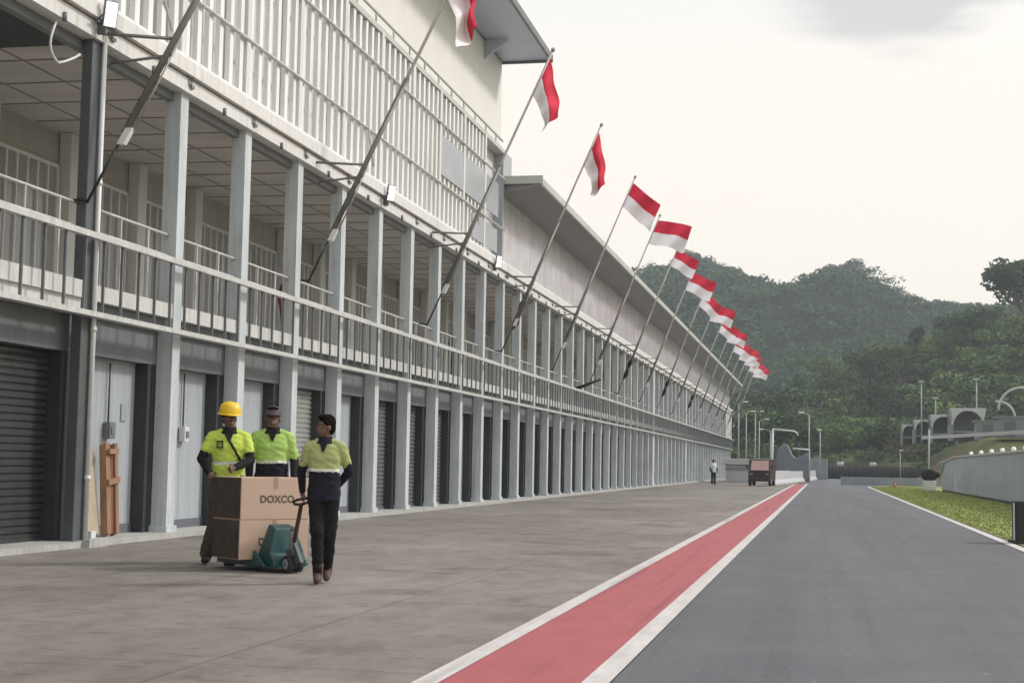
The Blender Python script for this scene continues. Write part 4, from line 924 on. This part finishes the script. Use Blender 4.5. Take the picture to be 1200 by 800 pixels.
# distinct trees on the near slope
spots = [(-1.9, 300), (-1.2, 285), (-.9, 315), (-.2, 295), (.3, 310), (.9, 290), (1.1, 318), (1.7, 300), (2.3, 312), (2.8, 290), (3.3, 305), (3.9, 300), (-2.3, 320), (0.0, 330), (1.4, 275), (2.0, 270), (-1.5, 265), (-.6, 262), (.5, 258), (4.6, 300), (5.3, 295)]
for i, (a, dd) in enumerate(spots):
    x, y = pol(a, dd); tree(['round', 'spread', 'tall', 'round'][i % 4], ['dark', 'mid', 'dark', 'mid', 'olive'][i % 5], x, y, 7+random.random()*4, ['dark rounded tree', 'mid-green spreading tree', 'dark upright tree', 'mid-green rounded tree', 'olive spreading tree'][i % 5].replace('rounded', ['rounded', 'spreading', 'upright', 'rounded'][i % 4]).replace('spreading', ['rounded', 'spreading', 'upright', 'rounded'][i % 4]).replace('upright', ['rounded', 'spreading', 'upright', 'rounded'][i % 4])+' standing out on the green slope of the near hill', 'trees standing out on the near slope', 1.15)
# trees behind the end of the building
for i, (x, y) in enumerate(((-11, 205), (-8.5, 212), (-6, 208), (-3.6, 214), (-1.6, 206), (2.2, 209), (7.2, 212))):
    tree('round', 'dark' if i % 2 == 0 else 'mid', x, y, 8.5-i*.5, ('dark' if i % 2 == 0 else 'green')+' tree behind the lamp posts beyond the lane end' if i < 5 else ('dark bushy tree above the tyre wall' if i == 5 else 'dark bushy tree left of the arched building'), 'trees beyond the lane end' if i < 5 else None, 1.2)
# the mass of woodland
def wood(name, lab, n, amin, amax, dmin, dmax, hmin, hmax, m, leaves, leaf, seed, dens=None):
    r_ = np.random.default_rng(seed); a = amin+(amax-amin)*r_.random(n); d = np.sqrt(dmin**2+(dmax**2-dmin**2)*r_.random(n)); x = np.sin(np.radians(a))*d; y = np.cos(np.radians(a))*d
    if dens is not None: k = r_.random(n) < dens(a, d, x, y); x, y, a, d = x[k], y[k], a[k], d[k]
    z = height(x, y); base = [crown_quads(leaves, lobes_of(kd, s), leaf, s) for kd, s in (('round', 3), ('spread', 4), ('round', 5), ('spread', 8), ('round', 9))]
    base = [q_*np.array([1, 1, 1])-np.array([0, 0, .25]) for q_ in base]; out = []
    for i in range(len(x)):
        h_ = hmin+(hmax-hmin)*r_.random()**1.5; th = r_.random()*6.28; q_ = base[r_.integers(0, 5)]; c_, s_ = math.cos(th)*h_*1.15, math.sin(th)*h_*1.15
        out.append(np.stack([q_[..., 0]*c_-q_[..., 1]*s_+x[i], q_[..., 0]*s_+q_[..., 1]*c_+y[i], q_[..., 2]*h_+z[i]-.3], -1))
    return tag(inst(name, fast_mesh(name, np.concatenate(out), 4, m)), lab, 'woodland', kind='stuff')
wood('far_woodland', 'hazy woodland covering the far hill', 1900, -9, 9, 400, 650, 6, 12, M['leaf_far'], 190, .062, 21)
scrubzone = lambda a, d, x, y: np.where((a > 2.2) & (d < 300), .22, np.where(hash_noise(x, y, 22, 4) > .30, .95, .15))
wood('near_woodland', 'green woodland and bushes on the near hillside', 1800, -9, 11, 246, 335, 2.5, 7.0, M['leaf_mid'], 240, .05, 22, scrubzone)
wood('dark_thicket', 'darker thickets between the green bushes on the near hillside', 620, -9, 11, 250, 335, 3, 7, M['leaf_dark'], 240, .05, 25, lambda a, d, x, y: np.where(hash_noise(x, y, 30, 8) > .5, .9, .1))
wood('dry_scrub', 'brown dry scrub on the bare slope above the arched building', 1100, 1.5, 12, 222, 320, 1.4, 3.4, M['leaf_brown'], 130, .07, 23, lambda a, d, x, y: np.where(a > 2.0, .85, .2))
wood('bank_bushes', 'low bushes along the foot of the hill behind the tyre wall', 55, -4, 9, 203, 224, 1.2, 3.2, M['leaf_mid'], 170, .06, 24)

# ------------------------------------------------------------------ arched building on the bank
A = thing('arched_pavilion', 'row of pale concrete arches with white spandrels below the hill', 'building', (14, 175, 4.6))
def arch_frame(cx, cy, w, hz, z0, white, last, k):
    # a portal with an arched opening and a deep barrel behind it
    wo = w*.5; ri = wo*.80; zt = hz; zs = hz-ri-.25*w*.3
    n = 14; outer = []; 
    b = MB(); th = 3.5
    arc = [(-ri*math.cos(math.pi*i/n), zs+ri*math.sin(math.pi*i/n)) for i in range(n+1)]
    # left and right legs + spandrels as strips
    vs = []; fs = []
    top = [(-wo+2*wo*i/n, zt) for i in range(n+1)]
    for i in range(n+1): vs += [(cx+arc[i][0], cy, z0+arc[i][1]), (cx+top[i][0], cy, z0+top[i][1]), (cx+arc[i][0], cy+th, z0+arc[i][1]), (cx+top[i][0], cy+th, z0+top[i][1])]
    for i in range(n):
        a0, a1 = 4*i, 4*i+4; fs += [(a0, a1, a1+1, a0+1), (a0+2, a0+3, a1+3, a1+2), (a0, a0+2, a1+2, a1), (a0+1, a1+1, a1+3, a0+3)]
    b.add(vs, fs); o = b.build('arch', M['arch_white'] if white else M['arch'], A); o.location = -Vector((14, 175, 4.6))
    b = MB()
    for s in (-1, 1): b.box((cx+s*(wo+ri)/2-(wo-ri)/2, cy+.003, z0), (cx+s*(wo+ri)/2+(wo-ri)/2, cy+th-.003, z0+zs-.002))
    b.box((cx-ri, cy+.3, z0+zs*.50), (cx+ri, cy+th-.1, z0+zs*.50+.22))
    o = b.build('pier', M['arch'], A); o.location = -Vector((14, 175, 4.6))
    b = MB(); b.box((cx-wo, cy+th+.01, z0), (cx+wo, cy+th+.15, z0+zt-.1)); o = b.build('rear_wall', M['teal'] if k in (1, 2) else M['steel_mid'], A); o.location = -Vector((14, 175, 4.6))
arr = [(3.12, 215, 2.1, 2.8), (3.65, 205, 2.7, 3.15), (4.35, 195, 3.4, 3.5), (5.2, 182, 4.1, 3.8)]
for k, (a, d, w, hz) in enumerate(arr):
    x, y = pol(a, d); z0 = float(height(np.array([x]), np.array([y]))[0])-.3; arch_frame(x, y, w, hz, 4.75, True, False, k)
for k, (a, d, s) in enumerate(((6.25, 168, 1), (7.05, 155, -1))):
    x, y = pol(a, d); b = MB(); r_ = 1.9+.5*k
    pts = [(x-s*r_*math.cos(R(t_))*.9, y, 4.9+2.0+(k*.3)+r_*.95*math.sin(R(t_))) for t_ in range(80, 181, 10)]
    b.tube(pts, .12, 8); o = b.build('curved_rib', M['arch_white'], A); o.location = -Vector((14, 175, 4.6))
    b = MB(); b.box((x-2.2, y+.3, 4.6), (x+2.6, y+3, 6.5)); b.box((x-2.4, y+.2, 6.5), (x+2.8, y+3, 6.7)); o = b.build('hall', M['arch'], A); o.location = -Vector((14, 175, 4.6))
    for u0, u1, u2 in ((-1.6, -.5, 6.2), (.6, 2.2, 6.4)): o = MB().box((x+u0, y+.25, 4.7), (x+u1, y+.31, u2)).build('opening', M['steel_dark'], A); o.location = -Vector((14, 175, 4.6))
for (a, d, h_, lab, z0) in ((3.55, 196, 7.6, 'tall thin mast left of the arched building', 4.7), (4.05, 204, 5.9, 'thin lamp mast with a small head above the arches', 4.7), (5.5, 184, 7.2, 'thin mast right of the white arches', 4.7)):
    x, y = pol(a, d); t = thing('light_mast', lab, 'mast', (x, y, z0)); MB().tube([(0, 0, 0), (0, 0, h_)], [.10, .06], 7).build('pole', M['galv'], t)
    MB().box((-.35, -.15, h_), (.35, .15, h_+.25)).build('head', M['galv'], t)
# service road kerb on the bank
x0, y0 = pol(3.6, 178); x1, y1 = pol(9, 135)
t = MB().obox(((x0+x1)/2, (y0+y1)/2, 4.95), ((x1-x0)/2, (y1-y0)/2, 0), (-.1, .5, 0), (0, 0, .18)).build('retaining_kerb', M['kerb']); tag(t, 'pale concrete kerb running along the bank below the arches', 'kerb')

# ------------------------------------------------------------------ air
hz_ = MB().box((-420, -40, -6), (420, 1080, 125)).build('haze', None); hz_['kind'] = 'stuff'; hz_['label'] = 'thin pale haze over the far hills'; hz_['category'] = 'haze'
hm, hn, hp, ho = nt('haze'); hn.nodes.remove(hp); vp = hn.nodes.new('ShaderNodeVolumePrincipled'); vp.inputs['Density'].default_value = .00037; vp.inputs['Color'].default_value = (.82, .92, 1.0, 1); vp.inputs['Anisotropy'].default_value = .2
hn.links.new(vp.outputs[0], ho.inputs['Volume']); hz_.data.materials.clear(); hz_.data.materials.append(hm)

# ------------------------------------------------------------------ sky and sun
SUN_EL, SUN_AZ = 38, 62     # azimuth from +Y towards +X
w = bpy.data.worlds.new('World'); sc.world = w; w.use_nodes = True; n = w.node_tree; n.nodes.clear()
out = n.nodes.new('ShaderNodeOutputWorld'); bg = n.nodes.new('ShaderNodeBackground'); bg.inputs[1].default_value = .1
sky = n.nodes.new('ShaderNodeTexSky'); sky.sky_type = 'NISHITA'; sky.sun_disc = False; sky.sun_elevation = R(SUN_EL); sky.sun_rotation = R(SUN_AZ); sky.dust_density = 4.
tc = n.nodes.new('ShaderNodeTexCoord')
t1 = noise(n, 1.6, 5, .55, vec=tc.outputs['Generated'], stretch=(1, 1, 3.0))
sx = n.nodes.new('ShaderNodeSeparateXYZ'); n.links.new(tc.outputs['Generated'], sx.inputs[0])
mr = n.nodes.new('ShaderNodeMapRange'); n.links.new(sx.outputs[2], mr.inputs[0]); mr.inputs[1].default_value = .25; mr.inputs[2].default_value = .33; mr.inputs[3].default_value = 0; mr.inputs[4].default_value = 1
cl = ramp(n, t1.outputs[0], [(.42, (12.8, 12.7, 12.5)), (.60, (10.2, 10.4, 10.6))])
cc_ = mix(n, mr.outputs[0], (11.8, 10.75, 9.6), cl.outputs[0])
cd0 = n.nodes.new('ShaderNodeVectorMath'); cd0.operation = 'DISTANCE'; nrm = n.nodes.new('ShaderNodeVectorMath'); nrm.operation = 'NORMALIZE'
t9 = noise(n, 9, 4, .55, vec=tc.outputs['Generated'], stretch=(1, 1, 3)); sc9 = n.nodes.new('ShaderNodeVectorMath'); sc9.operation = 'SCALE'; n.links.new(t9.outputs['Color'], sc9.inputs[0]); sc9.inputs['Scale'].default_value = .08
ad9 = n.nodes.new('ShaderNodeVectorMath'); ad9.operation = 'ADD'; n.links.new(tc.outputs['Generated'], ad9.inputs[0]); n.links.new(sc9.outputs[0], ad9.inputs[1])
st9 = n.nodes.new('ShaderNodeVectorMath'); st9.operation = 'MULTIPLY'; st9.inputs[1].default_value = (1, 1, 2.2); n.links.new(ad9.outputs[0], st9.inputs[0])
n.links.new(st9.outputs[0], cd0.inputs[0]); cd0.inputs[1].default_value = (.098, .993, .765)
m9 = n.nodes.new('ShaderNodeMapRange'); m9.interpolation_type = 'SMOOTHSTEP'; n.links.new(cd0.outputs['Value'], m9.inputs[0]); m9.inputs[1].default_value = .05; m9.inputs[2].default_value = .115; m9.inputs[3].default_value = 1; m9.inputs[4].default_value = 0
cc_ = mix(n, m9.outputs[0], cc_, (7.6, 7.6, 7.4))
fin_ = mix(n, .90, sky.outputs[0], cc_)
n.links.new(fin_, bg.inputs[0]); n.links.new(bg.outputs[0], out.inputs[0])
sl = bpy.data.lights.new('sun', 'SUN'); sl.energy = 2.3; sl.angle = R(8); sl.color = (1, .97, .92); so = bpy.data.objects.new('sun', sl); col.objects.link(so)
dv = Vector((math.sin(R(SUN_AZ))*math.cos(R(SUN_EL)), math.cos(R(SUN_AZ))*math.cos(R(SUN_EL)), math.sin(R(SUN_EL)))); so.rotation_euler = dv.to_track_quat('Z', 'Y').to_euler()

# ------------------------------------------------------------------ camera
cd = bpy.data.cameras.new('camera'); cam = bpy.data.objects.new('camera', cd); col.objects.link(cam); sc.camera = cam
cd.sensor_width = 36; cd.lens = 36*1750/1200; cd.clip_end = 5000; cd.clip_start = .05
Rr = Vector((0.97891638, 0.20347209, 0.01793973)); Uu = Vector((-0.00099814, -0.08306121, 0.99654395)); Ff = Vector((-0.20425897, 0.9755511, 0.08110688))
mt = Matrix((Rr, Uu, -Ff)).transposed().to_4x4(); mt.translation = (0, 0, 1.2); cam.matrix_world = mt
vs_ = sc.view_settings; vs_.view_transform = 'Standard'; vs_.look = 'None'; vs_.gamma = 1; vs_.exposure = 0; vs_.use_curve_mapping = False
sc.render.engine = 'CYCLES'; sc.cycles.volume_bounces = 1; sc.cycles.max_bounces = 6
